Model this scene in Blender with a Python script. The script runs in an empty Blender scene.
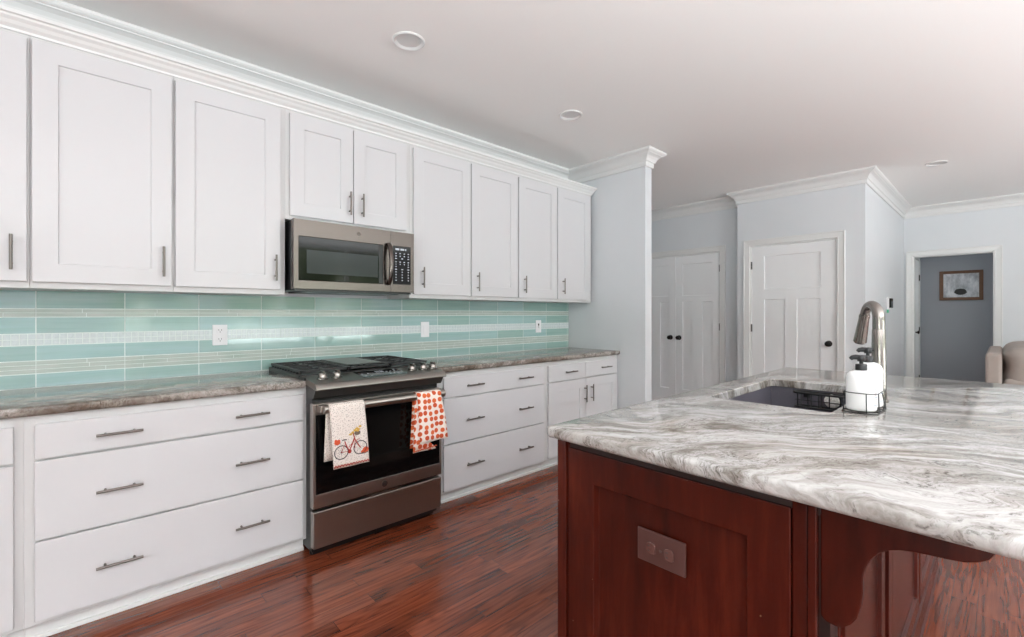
import bpy, bmesh, math, random
from mathutils import Vector, Matrix
random.seed(7)
S = bpy.context.scene
COL = S.collection
PI = math.pi
R = math.radians

# ------------------------------------------------------------------ camera
H = 1.264
cam_d = bpy.data.cameras.new('camera')
cam = bpy.data.objects.new('camera', cam_d); COL.objects.link(cam)
cam.location = (0, 0, H)
cam.rotation_euler = (R(90), 0, R(46.8676 - 90))
cam_d.sensor_fit = 'HORIZONTAL'; cam_d.sensor_width = 36
cam_d.lens = 462.03 / 1024 * 36
cam_d.shift_y = -(318.5 - 313.717) / 1024
cam_d.clip_start = 0.05; cam_d.clip_end = 200
S.camera = cam

# ------------------------------------------------------------------ colour management
S.view_settings.view_transform = 'Standard'
S.view_settings.look = 'None'
S.view_settings.gamma = 1
S.view_settings.use_curve_mapping = False
S.view_settings.exposure = 0.14

# ------------------------------------------------------------------ node helpers
def lin(c):
    f = lambda x: x / 12.92 if x <= 0.04045 else ((x + 0.055) / 1.055) ** 2.4
    return tuple(f(v / 255) for v in c) + (1,)

class NT:
    def __init__(s, tree): s.t = tree; s.n = tree.nodes; s.l = tree.links
    def new(s, kind, **kw):
        nd = s.n.new(kind)
        for k, v in kw.items():
            if k in nd.bl_rna.properties.keys(): setattr(nd, k, v)
        return nd
    def link(s, a, b): s.l.new(a, b)
    def ramp(s, fac, stops, interp='LINEAR'):
        nd = s.n.new('ShaderNodeValToRGB'); cr = nd.color_ramp; cr.interpolation = interp
        while len(cr.elements) < len(stops): cr.elements.new(0.5)
        for e, (p, c) in zip(cr.elements, stops): e.position = p; e.color = c
        s.l.new(fac, nd.inputs[0]); return nd.outputs[0]
    def mapping(s, vec, scale=(1, 1, 1), rot=(0, 0, 0), loc=(0, 0, 0)):
        nd = s.n.new('ShaderNodeMapping')
        nd.inputs['Scale'].default_value = scale; nd.inputs['Rotation'].default_value = rot; nd.inputs['Location'].default_value = loc
        s.l.new(vec, nd.inputs['Vector']); return nd.outputs[0]
    def noise(s, vec, scale=5, detail=4, rough=0.5, dist=0.0):
        nd = s.n.new('ShaderNodeTexNoise')
        nd.inputs['Scale'].default_value = scale; nd.inputs['Detail'].default_value = detail
        nd.inputs['Roughness'].default_value = rough; nd.inputs['Distortion'].default_value = dist
        s.l.new(vec, nd.inputs['Vector']); return nd
    def mix(s, fac, a, b, mode='MIX'):
        nd = s.n.new('ShaderNodeMix'); nd.data_type = 'RGBA'; nd.blend_type = mode
        for sock, v in ((nd.inputs[0], fac), (nd.inputs[6], a), (nd.inputs[7], b)):
            if hasattr(v, 'is_linked'): s.l.new(v, sock)
            else: sock.default_value = v
        return nd.outputs[2]
    def math(s, op, a, b=0.0, c=0.0):
        nd = s.n.new('ShaderNodeMath'); nd.operation = op
        for sock, v in zip(nd.inputs, (a, b, c)):
            if hasattr(v, 'is_linked'): s.l.new(v, sock)
            else: sock.default_value = v
        return nd.outputs[0]
    def vadd(s, a, b):
        nd = s.n.new('ShaderNodeVectorMath'); nd.operation = 'ADD'
        s.l.new(a, nd.inputs[0]); s.l.new(b, nd.inputs[1]); return nd.outputs[0]
    def vscale(s, a, k):
        nd = s.n.new('ShaderNodeVectorMath'); nd.operation = 'SCALE'
        s.l.new(a, nd.inputs[0]); nd.inputs['Scale'].default_value = k; return nd.outputs[0]

def mat(name, col=(200, 200, 200), rough=0.5, metal=0.0, spec=0.5, coat=0.0, coat_rough=0.05, emit=None, noise=0.0, nscale=30):
    m = bpy.data.materials.new(name); m.use_nodes = True
    nt = NT(m.node_tree); b = nt.n['Principled BSDF']
    c = lin(col)
    b.inputs['Base Color'].default_value = c
    b.inputs['Roughness'].default_value = rough; b.inputs['Metallic'].default_value = metal
    b.inputs['Specular IOR Level'].default_value = spec
    b.inputs['Coat Weight'].default_value = coat; b.inputs['Coat Roughness'].default_value = coat_rough
    if emit: b.inputs['Emission Color'].default_value = lin(emit); b.inputs['Emission Strength'].default_value = 1
    if noise:
        tc = nt.new('ShaderNodeTexCoord')
        nz = nt.noise(tc.outputs['Object'], nscale, 3)
        lo = tuple(v * (1 - noise) for v in c[:3]) + (1,); hi = tuple(min(1, v * (1 + noise)) for v in c[:3]) + (1,)
        nt.link(nt.ramp(nz.outputs['Fac'], [(0.3, lo), (0.7, hi)]), b.inputs['Base Color'])
    return m

# ------------------------------------------------------------------ world (daylight outside, trees round the house)
def make_world():
    w = bpy.data.worlds.new('daylight'); S.world = w; w.use_nodes = True
    nt = NT(w.node_tree); bg = nt.n['Background']
    tc = nt.new('ShaderNodeTexCoord')
    sep = nt.new('ShaderNodeSeparateXYZ'); nt.link(tc.outputs['Generated'], sep.inputs[0])
    z = sep.outputs['Z']
    sky = nt.ramp(z, [(0.0, (0.97, 0.985, 1.0, 1)), (0.35, (0.93, 0.97, 1.0, 1)), (1.0, (0.75, 0.86, 1.0, 1))])
    nz = nt.noise(tc.outputs['Generated'], 22, 6, 0.65)
    trees = nt.ramp(nz.outputs['Fac'], [(0.35, (0.05, 0.07, 0.045, 1)), (0.5, (0.14, 0.19, 0.10, 1)), (0.60, (0.34, 0.40, 0.27, 1)), (0.66, (2.4, 2.4, 2.4, 1))])
    nz2 = nt.noise(tc.outputs['Generated'], 7, 4, 0.6)
    edge = nt.math('ADD', z, nt.math('MULTIPLY', nz2.outputs['Fac'], -0.22))
    tmask = nt.ramp(edge, [(0.03, (1, 1, 1, 1)), (0.09, (0, 0, 0, 1))])
    c = nt.mix(tmask, sky, trees)
    gmask = nt.ramp(z, [(0.0, (1, 1, 1, 1)), (0.02, (0, 0, 0, 1))])
    neg = nt.math('LESS_THAN', z, -0.03)
    c = nt.mix(neg, c, (1.95, 2.1, 2.12, 1))
    nt.link(c, bg.inputs['Color'])
    bg.inputs["Strength"].default_value = 5.2
make_world()

def portal(name, loc, rot, sx, sy):
    l = bpy.data.lights.new(name, 'AREA'); l.shape = 'RECTANGLE'; l.size = sx; l.size_y = sy
    l.cycles.is_portal = True
    o = bpy.data.objects.new(name, l); COL.objects.link(o); o.location = loc; o.rotation_euler = rot
# window openings in the two walls behind the camera (a0, a1, z0, z1)
SOUTH_Y, WEST_X, EAST_X, CEIL = -4.6, -6.0, 8.5, 2.74
SOUTH_OPEN = [(0.45, 1.70, 0.9, 2.2), (2.2, 5.4, 0.5, 2.68), (6.4, 7.0, 1.4, 2.2)]
WEST_OPEN = [(-4.5, -2.4, 0.1, 2.7), (-2.2, 0.1, 0.1, 2.7)]
for a0, a1, z0, z1 in SOUTH_OPEN:
    portal('daylight_portal', ((a0 + a1) / 2, SOUTH_Y - 0.08, (z0 + z1) / 2), (R(90), 0, 0), a1 - a0, z1 - z0)
for a0, a1, z0, z1 in WEST_OPEN:
    portal('daylight_portal', (WEST_X - 0.08, (a0 + a1) / 2, (z0 + z1) / 2), (R(90), 0, R(-90)), a1 - a0, z1 - z0)

# uplight spots without a fixture, added unseen behind the camera to brighten the ceiling
def fill_uplight(loc, power, size=R(140)):
    l = bpy.data.lights.new('fill_uplight', 'SPOT'); l.energy = power; l.spot_size = size; l.spot_blend = 0.8; l.shadow_soft_size = 0.15
    l.color = (0.93, 0.965, 1.0)
    o = bpy.data.objects.new('fill_uplight', l); COL.objects.link(o); o.location = loc; o.rotation_euler = (R(180), 0, 0)
fill_uplight((-0.4, -2.2, 0.3), 1250, R(144))
fill_uplight((3.0, -3.7, 0.3), 520, R(146))
fill_uplight((5.2, -3.2, 0.3), 170, R(146))

# ------------------------------------------------------------------ materials
def m_wood_floor():
    m = bpy.data.materials.new('oak_floor'); m.use_nodes = True
    nt = NT(m.node_tree); b = nt.n['Principled BSDF']
    tc = nt.new('ShaderNodeTexCoord'); P = tc.outputs['Object']
    br = nt.new('ShaderNodeTexBrick'); br.offset = 0.37; br.offset_frequency = 3; br.squash = 0.8; br.squash_frequency = 2
    nt.link(P, br.inputs['Vector'])
    br.inputs['Color1'].default_value = (0, 0, 0, 1); br.inputs['Color2'].default_value = (1, 1, 1, 1); br.inputs['Mortar'].default_value = (0.5, 0.5, 0.5, 1)
    br.inputs['Scale'].default_value = 1; br.inputs['Mortar Size'].default_value = 0.0008; br.inputs['Mortar Smooth'].default_value = 0.2
    br.inputs['Brick Width'].default_value = 0.95; br.inputs['Row Height'].default_value = 0.082; br.inputs['Bias'].default_value = 0
    shift = nt.vscale(br.outputs['Color'], 9.0)
    V = nt.vadd(P, shift)
    g1 = nt.noise(nt.mapping(V, (1.3, 40, 1)), 2.0, 6, 0.62, 0.35)
    cat = nt.noise(nt.mapping(V, (0.85, 7.5, 1)), 1.5, 2, 0.45)
    lines = nt.math('MULTIPLY_ADD', nt.math('SINE', nt.math('MULTIPLY', cat.outputs['Fac'], 62)), 0.5, 0.5)
    lines = nt.math('POWER', lines, 0.6)
    grain = nt.mix(0.16, g1.outputs['Fac'], lines)
    col = nt.ramp(grain, [(0.26, lin((66, 29, 18))), (0.42, lin((104, 50, 32))), (0.60, lin((130, 67, 44))), (0.85, lin((150, 82, 56)))])
    tone = nt.ramp(br.outputs['Color'], [(0, (0.62, 0.58, 0.58, 1)), (0.5, (0.92, 0.88, 0.86, 1)), (1, (1.18, 1.14, 1.1, 1))])
    col = nt.mix(1.0, col, tone, 'MULTIPLY')
    col = nt.mix(br.outputs['Fac'], col, lin((38, 16, 10)))
    nt.link(col, b.inputs['Base Color'])
    nt.link(nt.ramp(grain, [(0, (0.20,) * 3 + (1,)), (1, (0.13,) * 3 + (1,))]), b.inputs['Roughness'])
    b.inputs['Specular IOR Level'].default_value = 0.75
    bp = nt.new('ShaderNodeBump'); bp.inputs['Strength'].default_value = 0.06; bp.inputs['Distance'].default_value = 0.002
    nt.link(grain, bp.inputs['Height']); nt.link(bp.outputs[0], b.inputs['Normal'])
    return m

def m_granite(name, angle, brown=0.0):
    m = bpy.data.materials.new(name); m.use_nodes = True
    nt = NT(m.node_tree); b = nt.n['Principled BSDF']
    tc = nt.new('ShaderNodeTexCoord'); P = tc.outputs['Object']
    def centred(n, k):
        sb = nt.new('ShaderNodeVectorMath'); sb.operation = 'SUBTRACT'
        nt.link(n.outputs['Color'], sb.inputs[0]); sb.inputs[1].default_value = (0.5, 0.5, 0.5)
        return nt.vscale(sb.outputs[0], k)
    w1 = nt.noise(P, 0.9, 2, 0.4); w2 = nt.noise(P, 3.6, 3, 0.5); w3 = nt.noise(P, 16, 4, 0.6)
    W = nt.vadd(nt.vadd(nt.vadd(P, centred(w1, 1.15)), centred(w2, 0.20)), centred(w3, 0.045))
    T = nt.mapping(W, (1, 1, 1), (0, 0, R(angle)))          # long axis of the veins along local x
    st = lambda sx, sy, loc=(0, 0, 0): nt.mapping(T, (sx, sy, 2.5), (0, 0, 0), loc)
    base = nt.noise(st(0.9, 6.5), 1.5, 9, 0.66)
    c = nt.ramp(base.outputs['Fac'], [(0.30, lin((98, 92, 86))), (0.38, lin((140, 135, 130))), (0.455, lin((178, 175, 172))), (0.53, lin((212, 211, 211))), (0.60, lin((182, 179, 176))), (0.68, lin((142, 135, 128))), (0.78, lin((104, 96, 88)))])
    # fine grain speckle inside the darker bands
    spk = nt.noise(st(5, 13), 16, 6, 0.75)
    smask = nt.ramp(spk.outputs['Fac'], [(0.47, (0, 0, 0, 1)), (0.60, (1, 1, 1, 1))])
    band = nt.noise(st(0.8, 5.0, (3.1, 1.7, 0)), 1.7, 6, 0.6)
    bmask = nt.ramp(band.outputs['Fac'], [(0.47, (0, 0, 0, 1)), (0.56, (1, 1, 1, 1)), (0.62, (0.75,) * 3 + (1,)), (0.72, (0, 0, 0, 1))])
    f = nt.math('MULTIPLY', bmask, nt.math('ADD', nt.math('MULTIPLY', smask, 0.72), 0.14))
    c = nt.mix(f, c, lin((92, 83, 70)))
    # thin dark threads that run with the flow
    for loc, sc_, wd, am in (((7, 2, 0), 1.9, 0.016, 0.62), ((2, 5, 0), 3.4, 0.014, 0.42)):
        vn = nt.noise(st(0.75, 4.6, loc), sc_, 6, 0.6)
        ridge = nt.math('ABSOLUTE', nt.math('SUBTRACT', vn.outputs['Fac'], 0.5))
        vm = nt.ramp(ridge, [(0.0, (1, 1, 1, 1)), (wd, (0, 0, 0, 1))])
        f2 = nt.math('MULTIPLY', vm, nt.math('ADD', nt.math('MULTIPLY', smask, am), 0.14))
        c = nt.mix(f2, c, lin((62, 55, 46)))
    tn = nt.noise(st(0.8, 3.4, (1, 9, 0)), 1.8, 3, 0.5)
    tm = nt.ramp(tn.outputs['Fac'], [(0.50, (0, 0, 0, 1)), (0.66, (0.7 + 0.3 * brown,) * 3 + (1,))])
    c = nt.mix(tm, c, nt.mix(1.0, c, lin((218, 208, 196)), 'MULTIPLY'))
    if brown:
        blot = nt.noise(P, 17, 5, 0.65)
        bm = nt.ramp(blot.outputs['Fac'], [(0.46, (0, 0, 0, 1)), (0.58, (brown,) * 3 + (1,))])
        c = nt.mix(bm, c, lin((104, 88, 78)))
        c = nt.mix(1.0, c, lin((236, 230, 224)), 'MULTIPLY')
    c = nt.mix(1.0, c, lin((234, 233, 232)), 'MULTIPLY')
    nt.link(c, b.inputs['Base Color'])
    b.inputs['Roughness'].default_value = 0.10
    b.inputs['Specular IOR Level'].default_value = 0.5
    return m

def m_brushed(name, col, rough, axis, metal=1.0):
    m = bpy.data.materials.new(name); m.use_nodes = True
    nt = NT(m.node_tree); b = nt.n['Principled BSDF']
    tc = nt.new('ShaderNodeTexCoord')
    sc = {'x': (3, 700, 700), 'z': (700, 700, 3)}[axis]
    nz = nt.noise(nt.mapping(tc.outputs['Object'], sc), 1.0, 2, 0.5)
    c = lin(col); lo = tuple(v * 0.96 for v in c[:3]) + (1,); hi = tuple(min(1, v * 1.03) for v in c[:3]) + (1,)
    nt.link(nt.ramp(nz.outputs['Fac'], [(0.3, lo), (0.7, hi)]), b.inputs['Base Color'])
    nt.link(nt.ramp(nz.outputs['Fac'], [(0.3, (rough * 0.95,) * 3 + (1,)), (0.7, (rough * 1.05,) * 3 + (1,))]), b.inputs['Roughness'])
    b.inputs['Metallic'].default_value = metal
    return m

def m_cherry(name='cherry_wood'):
    m = bpy.data.materials.new(name); m.use_nodes = True
    nt = NT(m.node_tree); b = nt.n['Principled BSDF']
    tc = nt.new('ShaderNodeTexCoord'); P = tc.outputs['Object']
    g = nt.noise(nt.mapping(P, (9, 9, 1.2)), 3.0, 6, 0.6, 0.3)
    big = nt.noise(P, 2.4, 3, 0.5)
    f = nt.mix(0.5, g.outputs['Fac'], big.outputs['Fac'])
    c = nt.ramp(f, [(0.34, lin((46, 13, 8))), (0.5, lin((63, 19, 11))), (0.66, lin((86, 31, 19)))])
    # small chips and paint specks
    vo = nt.new('ShaderNodeTexVoronoi'); vo.inputs['Scale'].default_value = 30; nt.link(P, vo.inputs['Vector'])
    chip = nt.ramp(vo.outputs['Distance'], [(0.03, (1, 1, 1, 1)), (0.05, (0, 0, 0, 1))])
    sel = nt.new('ShaderNodeSeparateColor'); nt.link(vo.outputs['Color'], sel.inputs[0])
    keep = nt.math('GREATER_THAN', sel.outputs[0], 0.62)
    c = nt.mix(nt.math('MULTIPLY', chip, keep), c, lin((205, 170, 140)))
    nt.link(c, b.inputs['Base Color'])
    b.inputs['Roughness'].default_value = 0.25; b.inputs['Specular IOR Level'].default_value = 0.32
    return m

def m_tile(name, cols, rough, sx=1.2, coat=0.0):
    m = bpy.data.materials.new(name); m.use_nodes = True
    nt = NT(m.node_tree); b = nt.n['Principled BSDF']
    tc = nt.new('ShaderNodeTexCoord')
    nz = nt.noise(nt.mapping(tc.outputs['Object'], (sx, 1, 26)), 1.6, 4, 0.6, 0.4)
    st = [(0.3 + 0.4 * i / max(1, len(cols) - 1), lin(c)) for i, c in enumerate(cols)]
    nt.link(nt.ramp(nz.outputs['Fac'], st), b.inputs['Base Color'])
    b.inputs['Roughness'].default_value = rough; b.inputs['Specular IOR Level'].default_value = 0.75
    b.inputs['Coat Weight'].default_value = coat; b.inputs['Coat Roughness'].default_value = 0.03
    return m

def m_dots(name, base, dot, scale, thr, soft=0.05, plane='xz', rand=0.55, keep=0.0):
    m = bpy.data.materials.new(name); m.use_nodes = True
    nt = NT(m.node_tree); b = nt.n['Principled BSDF']
    tc = nt.new('ShaderNodeTexCoord')
    v = nt.mapping(tc.outputs['UV'], (1, 1, 0))
    vo = nt.new('ShaderNodeTexVoronoi'); vo.voronoi_dimensions = '2D'
    vo.inputs['Scale'].default_value = scale; vo.inputs['Randomness'].default_value = rand
    nt.link(v, vo.inputs['Vector'])
    f = nt.ramp(vo.outputs['Distance'], [(thr - soft, (1, 1, 1, 1)), (thr, (0, 0, 0, 1))])
    sc = nt.new('ShaderNodeSeparateColor'); nt.link(vo.outputs['Color'], sc.inputs[0])
    dc = nt.mix(sc.outputs[1], lin(dot[0]), lin(dot[1]))
    nt.link(nt.mix(f, lin(base), dc), b.inputs['Base Color'])
    b.inputs['Roughness'].default_value = 0.9
    return m

M = dict(
    wall=mat('blue_grey_paint', (213, 216, 219), 0.45, noise=0.012, nscale=3),
    ceiling=mat('ceiling_paint', (248, 248, 246), 0.9),
    trim=mat('white_trim_paint', (221, 221, 220), 0.35),
    cab=mat('white_cabinet_paint', (204, 203, 205), 0.3),
    cabin=mat('cabinet_frame_paint', (203, 202, 202), 0.35),
    door=mat('white_door_paint', (232, 233, 234), 0.35),
    floor=m_wood_floor(),
    granite=m_granite('island_granite', 55),
    granite2=m_granite('perimeter_granite', 10, 0.6),
    steel=m_brushed('brushed_steel', (166, 160, 153), 0.33, 'x'),
    steelm=m_brushed('microwave_steel', (104, 97, 93), 0.25, 'x'),
    nickel=m_brushed('brushed_nickel', (148, 142, 137), 0.24, 'z'),
    pull=mat('satin_nickel', (116, 110, 105), 0.36, 1.0),
    black=mat('black_enamel', (16, 16, 17), 0.28),
    iron=mat('cast_iron', (40, 40, 41), 0.42, noise=0.2, nscale=80),
    glass=mat('black_oven_glass', (9, 9, 10), 0.06, spec=0.3),
    mglass=mat('microwave_screen_glass', (56, 60, 62), 0.12, spec=0.3),
    keys=mat('pale_key_marks', (190, 196, 205), 0.5),
    greyplate=mat('grey_griddle', (96, 100, 98), 0.35, 0.4),
    cherry=m_cherry(),
    cherry_dark=mat('shaded_reveal_wood', (34, 12, 9), 0.5),  # darkened cherry, shade of the reveal put into the colour
    bronze_plate=mat('brown_outlet_plastic', (78, 50, 46), 0.35),
    bronze_face=mat('brown_receptacle_plastic', (90, 60, 55), 0.25),  # lighter than the plate, rim highlight put into the colour
    outlet=mat('white_outlet_plastic', (234, 234, 236), 0.35),
    dark=mat('dark_slot', (28, 26, 26), 0.6),
    bronze=mat('oil_rubbed_bronze', (30, 27, 26), 0.35, 0.6),
    sink=mat('dark_grey_composite', (86, 83, 92), 0.45, noise=0.12, nscale=200),
    blackwire=mat('black_wire', (18, 18, 19), 0.45),
    bottle=mat('white_bottle_plastic', (240, 240, 240), 0.35),
    pump=mat('black_pump_plastic', (26, 27, 29), 0.4),
    lprint=mat('faded_label_ink', (190, 178, 176), 0.6),
    lblue=mat('blue_grey_label_ink', (150, 160, 178), 0.6),
    scrub=mat('pale_scrubber', (222, 220, 214), 0.8, noise=0.25, nscale=120),
    picture_wood=mat('brown_picture_wood', (108, 70, 44), 0.45, noise=0.15, nscale=25),
    hall=mat('hall_grey_paint', (164, 168, 175), 0.6),
    sofa=mat('taupe_suede', (164, 153, 146), 0.9, noise=0.06, nscale=9),
    lamp=mat('frosted_lamp_lens', (188, 190, 184), 0.6),
    can=mat('lamp_can_grey', (130, 130, 128), 0.5),
    tag=mat('green_tag', (90, 190, 150), 0.5),
    grout=mat('white_grout', (222, 232, 228), 0.7),
    tileA=m_tile('aqua_glass_tile', [(146, 178, 173), (156, 186, 182), (164, 191, 189)], 0.07),
    tileB=m_tile('pale_aqua_glass_tile', [(150, 184, 181), (161, 192, 190), (168, 197, 200)], 0.07),
    tileC=m_tile('green_aqua_glass_tile', [(142, 176, 168), (151, 183, 176), (160, 189, 182)], 0.07),
    strip=m_tile('travertine_strip', [(166, 182, 172), (180, 192, 184), (194, 200, 194)], 0.15, 3),
    mosaic=m_tile('white_mosaic', [(196, 208, 208), (214, 222, 224)], 0.18, 40),
    towel1=m_dots('cream_dotted_cotton', (226, 216, 208), ((176, 150, 140), (120, 116, 112)), 95, 0.22, 0.1, rand=0.9),
    towel2=m_dots('pumpkin_print_cotton', (240, 226, 216), ((196, 74, 34), (220, 104, 52)), 27, 0.40, 0.05, rand=0.35),
    red=mat('red_print', (168, 52, 40), 0.9), orange=mat('orange_print', (206, 84, 46), 0.9),
    navy=mat('dark_print', (48, 40, 44), 0.9), yellow=mat('yellow_print', (200, 160, 74), 0.9), basketbrown=mat('brown_print', (110, 96, 84), 0.9),
)

# ------------------------------------------------------------------ mesh builder
class MB:
    def __init__(s): s.bm = bmesh.new(); s.mi = 0; s.uv = None
    def _mark(s, faces):
        for f in faces: f.material_index = s.mi
    def box(s, x0, x1, y0, y1, z0, z1):
        v = [s.bm.verts.new((x, y, z)) for x in (x0, x1) for y in (y0, y1) for z in (z0, z1)]
        fs = [s.bm.faces.new([v[i] for i in q]) for q in ((0, 1, 3, 2), (4, 6, 7, 5), (0, 4, 5, 1), (2, 3, 7, 6), (0, 2, 6, 4), (1, 5, 7, 3))]
        s._mark(fs); return s
    def hexa(s, pts):   # 8 points: bottom ring 4, top ring 4
        v = [s.bm.verts.new(p) for p in pts]
        fs = [s.bm.faces.new([v[i] for i in q]) for q in ((3, 2, 1, 0), (4, 5, 6, 7), (0, 1, 5, 4), (1, 2, 6, 5), (2, 3, 7, 6), (3, 0, 4, 7))]
        s._mark(fs); return s
    def face(s, pts):
        f = s.bm.faces.new([s.bm.verts.new(p) for p in pts]); s._mark([f]); return s
    def rings(s, rings, cap0=True, cap1=True, closed=False):
        rv = [[s.bm.verts.new(p) for p in r] for r in rings]
        n = len(rv[0]); fs = []
        pairs = list(zip(rv, rv[1:])) + ([(rv[-1], rv[0])] if closed else [])
        for a, b in pairs:
            for i in range(n):
                fs.append(s.bm.faces.new((a[i], a[(i + 1) % n], b[(i + 1) % n], b[i])))
        if not closed:
            if cap0: fs.append(s.bm.faces.new(list(reversed(rv[0]))))
            if cap1: fs.append(s.bm.faces.new(rv[-1]))
        s._mark(fs); return s
    def cyl(s, p0, p1, r0, r1=None, n=16, caps=True):
        r1 = r0 if r1 is None else r1
        p0, p1 = Vector(p0), Vector(p1); d = (p1 - p0).normalized()
        u = d.orthogonal().normalized(); w = d.cross(u)
        ring = lambda c, r: [c + (u * math.cos(2 * PI * i / n) + w * math.sin(2 * PI * i / n)) * r for i in range(n)]
        return s.rings([ring(p0, r0), ring(p1, r1)], caps, caps)
    def tube(s, pts, r, n=10, closed=False):
        pts = [Vector(p) for p in pts]; m = len(pts); rings = []
        rr = r if isinstance(r, (list, tuple)) else [r] * m
        prev = None
        for i, p in enumerate(pts):
            if closed: t = (pts[(i + 1) % m] - pts[i - 1]).normalized()
            else: t = (pts[min(i + 1, m - 1)] - pts[max(i - 1, 0)]).normalized()
            if prev is None: u = t.orthogonal().normalized()
            else:
                u = prev - t * prev.dot(t)
                u = u.normalized() if u.length > 1e-6 else t.orthogonal().normalized()
            prev = u; w = t.cross(u)
            rings.append([p + (u * math.cos(2 * PI * k / n) + w * math.sin(2 * PI * k / n)) * rr[i] for k in range(n)])
        return s.rings(rings, closed=closed)
    def lathe(s, prof, c=(0, 0, 0), n=24, axis='z', sx=1, sy=1, rz=0):
        c = Vector(c); rings = []
        cr, sr = math.cos(rz), math.sin(rz)
        for r, h in prof:
            ring = []
            for i in range(n):
                a = 2 * PI * i / n; x, y = r * math.cos(a) * sx, r * math.sin(a) * sy
                x, y = x * cr - y * sr, x * sr + y * cr
                q = {'z': (x, y, h), 'x': (h, x, y), 'y': (x, h, y), '-y': (y, -h, x), '-x': (-h, y, x)}[axis]
                ring.append(c + Vector(q))
            rings.append(ring)
        return s.rings(rings)
    def prism(s, poly, fn, d0, d1):   # poly 2D list, fn(a,b,d)->xyz
        return s.rings([[fn(a, b, d0) for a, b in poly], [fn(a, b, d1) for a, b in poly]])
    def relief(s, A, B, rec, fn, back, cham=0.0):   # rec: {(i,j): depth}; fn(a,b,d)
        na, nb = len(A) - 1, len(B) - 1
        dep = lambda i, j: rec.get((i, j), 0.0)
        Q = lambda *p: s.face(p)
        for i in range(na):
            for j in range(nb):
                a0, a1, b0, b1 = A[i], A[i + 1], B[j], B[j + 1]; d = dep(i, j)
                if d == 0: Q(fn(a0, b0, 0), fn(a1, b0, 0), fn(a1, b1, 0), fn(a0, b1, 0)); continue
                c = cham
                o = [(a0, b0), (a1, b0), (a1, b1), (a0, b1)]; n_ = [(a0 + c, b0 + c), (a1 - c, b0 + c), (a1 - c, b1 - c), (a0 + c, b1 - c)]
                Q(*[fn(a, b, d) for a, b in n_])
                for k in range(4):
                    k2 = (k + 1) % 4
                    Q(fn(*o[k], 0), fn(*o[k2], 0), fn(*n_[k2], d), fn(*n_[k], d))
        a0, a1, b0, b1 = A[0], A[-1], B[0], B[-1]
        per = [(a, b0) for a in A[:-1]] + [(a1, b) for b in B[:-1]] + [(a, b1) for a in A[:0:-1]] + [(a0, b) for b in B[:0:-1]]
        for k in range(len(per)):
            p, q = per[k], per[(k + 1) % len(per)]
            Q(fn(*p, 0), fn(*p, back), fn(*q, back), fn(*q, 0))
        Q(*[fn(*p, back) for p in per])
        bmesh.ops.remove_doubles(s.bm, verts=s.bm.verts, dist=1e-5)
        return s

def new_obj(name, data, parent):
    o = bpy.data.objects.new(name, data); COL.objects.link(o)
    if parent is not None: o.parent = parent
    return o
ORG = {}
def build(name, mb, mats, parent=None, org=None, bevel=0.0, smooth=None, subsurf=0, seg=2, recalc=True):
    if not isinstance(mats, (list, tuple)): mats = [mats]
    if recalc: bmesh.ops.recalc_face_normals(mb.bm, faces=mb.bm.faces)
    me = bpy.data.meshes.new(name)
    if parent is not None: off = ORG[parent]
    else:
        if org is None:
            xs = [v.co for v in mb.bm.verts]
            org = ((min(v.x for v in xs) + max(v.x for v in xs)) / 2, (min(v.y for v in xs) + max(v.y for v in xs)) / 2, min(v.z for v in xs))
        off = Vector(org)
    bmesh.ops.translate(mb.bm, verts=mb.bm.verts, vec=-off)
    mb.bm.to_mesh(me); mb.bm.free()
    for m in mats: me.materials.append(m)
    o = new_obj(name, me, parent); ORG[o] = off
    if parent is None: o.location = off
    if bevel:
        bv = o.modifiers.new('edge', 'BEVEL'); bv.width = bevel; bv.segments = seg; bv.limit_method = 'ANGLE'; bv.angle_limit = R(40)
        bv.harden_normals = False
    if subsurf:
        ss = o.modifiers.new('sub', 'SUBSURF'); ss.levels = subsurf; ss.render_levels = subsurf
    if smooth is not None:
        for p in me.polygons: p.use_smooth = True
        if smooth < 180:
            try: me.set_sharp_from_angle(angle=R(smooth))
            except Exception: pass
    return o
def tag(o, label, cat, group=None):
    o['label'] = label; o['category'] = cat
    if group: o['group'] = group
    return o
def thing(name, label, cat, loc, group=None):
    o = bpy.data.objects.new(name, None); COL.objects.link(o); o.empty_display_size = 0.05
    o.location = loc; ORG[o] = Vector(loc)
    return tag(o, label, cat, group)
def struct(name, mb, mats, **kw):
    o = build(name, mb, mats, **kw)
    if kw.get('parent') is None: o['kind'] = 'structure'
    return o
def struct_root(name, loc):
    o = bpy.data.objects.new(name, None); COL.objects.link(o); o.location = loc; ORG[o] = Vector(loc); o['kind'] = 'structure'; o.empty_display_size = 0.05
    return o

fY = lambda Y: (lambda a, b, d: (a, Y + d, b))      # faces -Y, depth into +Y
fX = lambda X: (lambda a, b, d: (X + d, a, b))      # faces -X

# ------------------------------------------------------------------ room shell
O0 = (0, 0, 0)
struct('floor', MB().box(-6.2, 10.2, -4.75, 4.15, -0.1, 0.0), M['floor'], org=O0)

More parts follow.
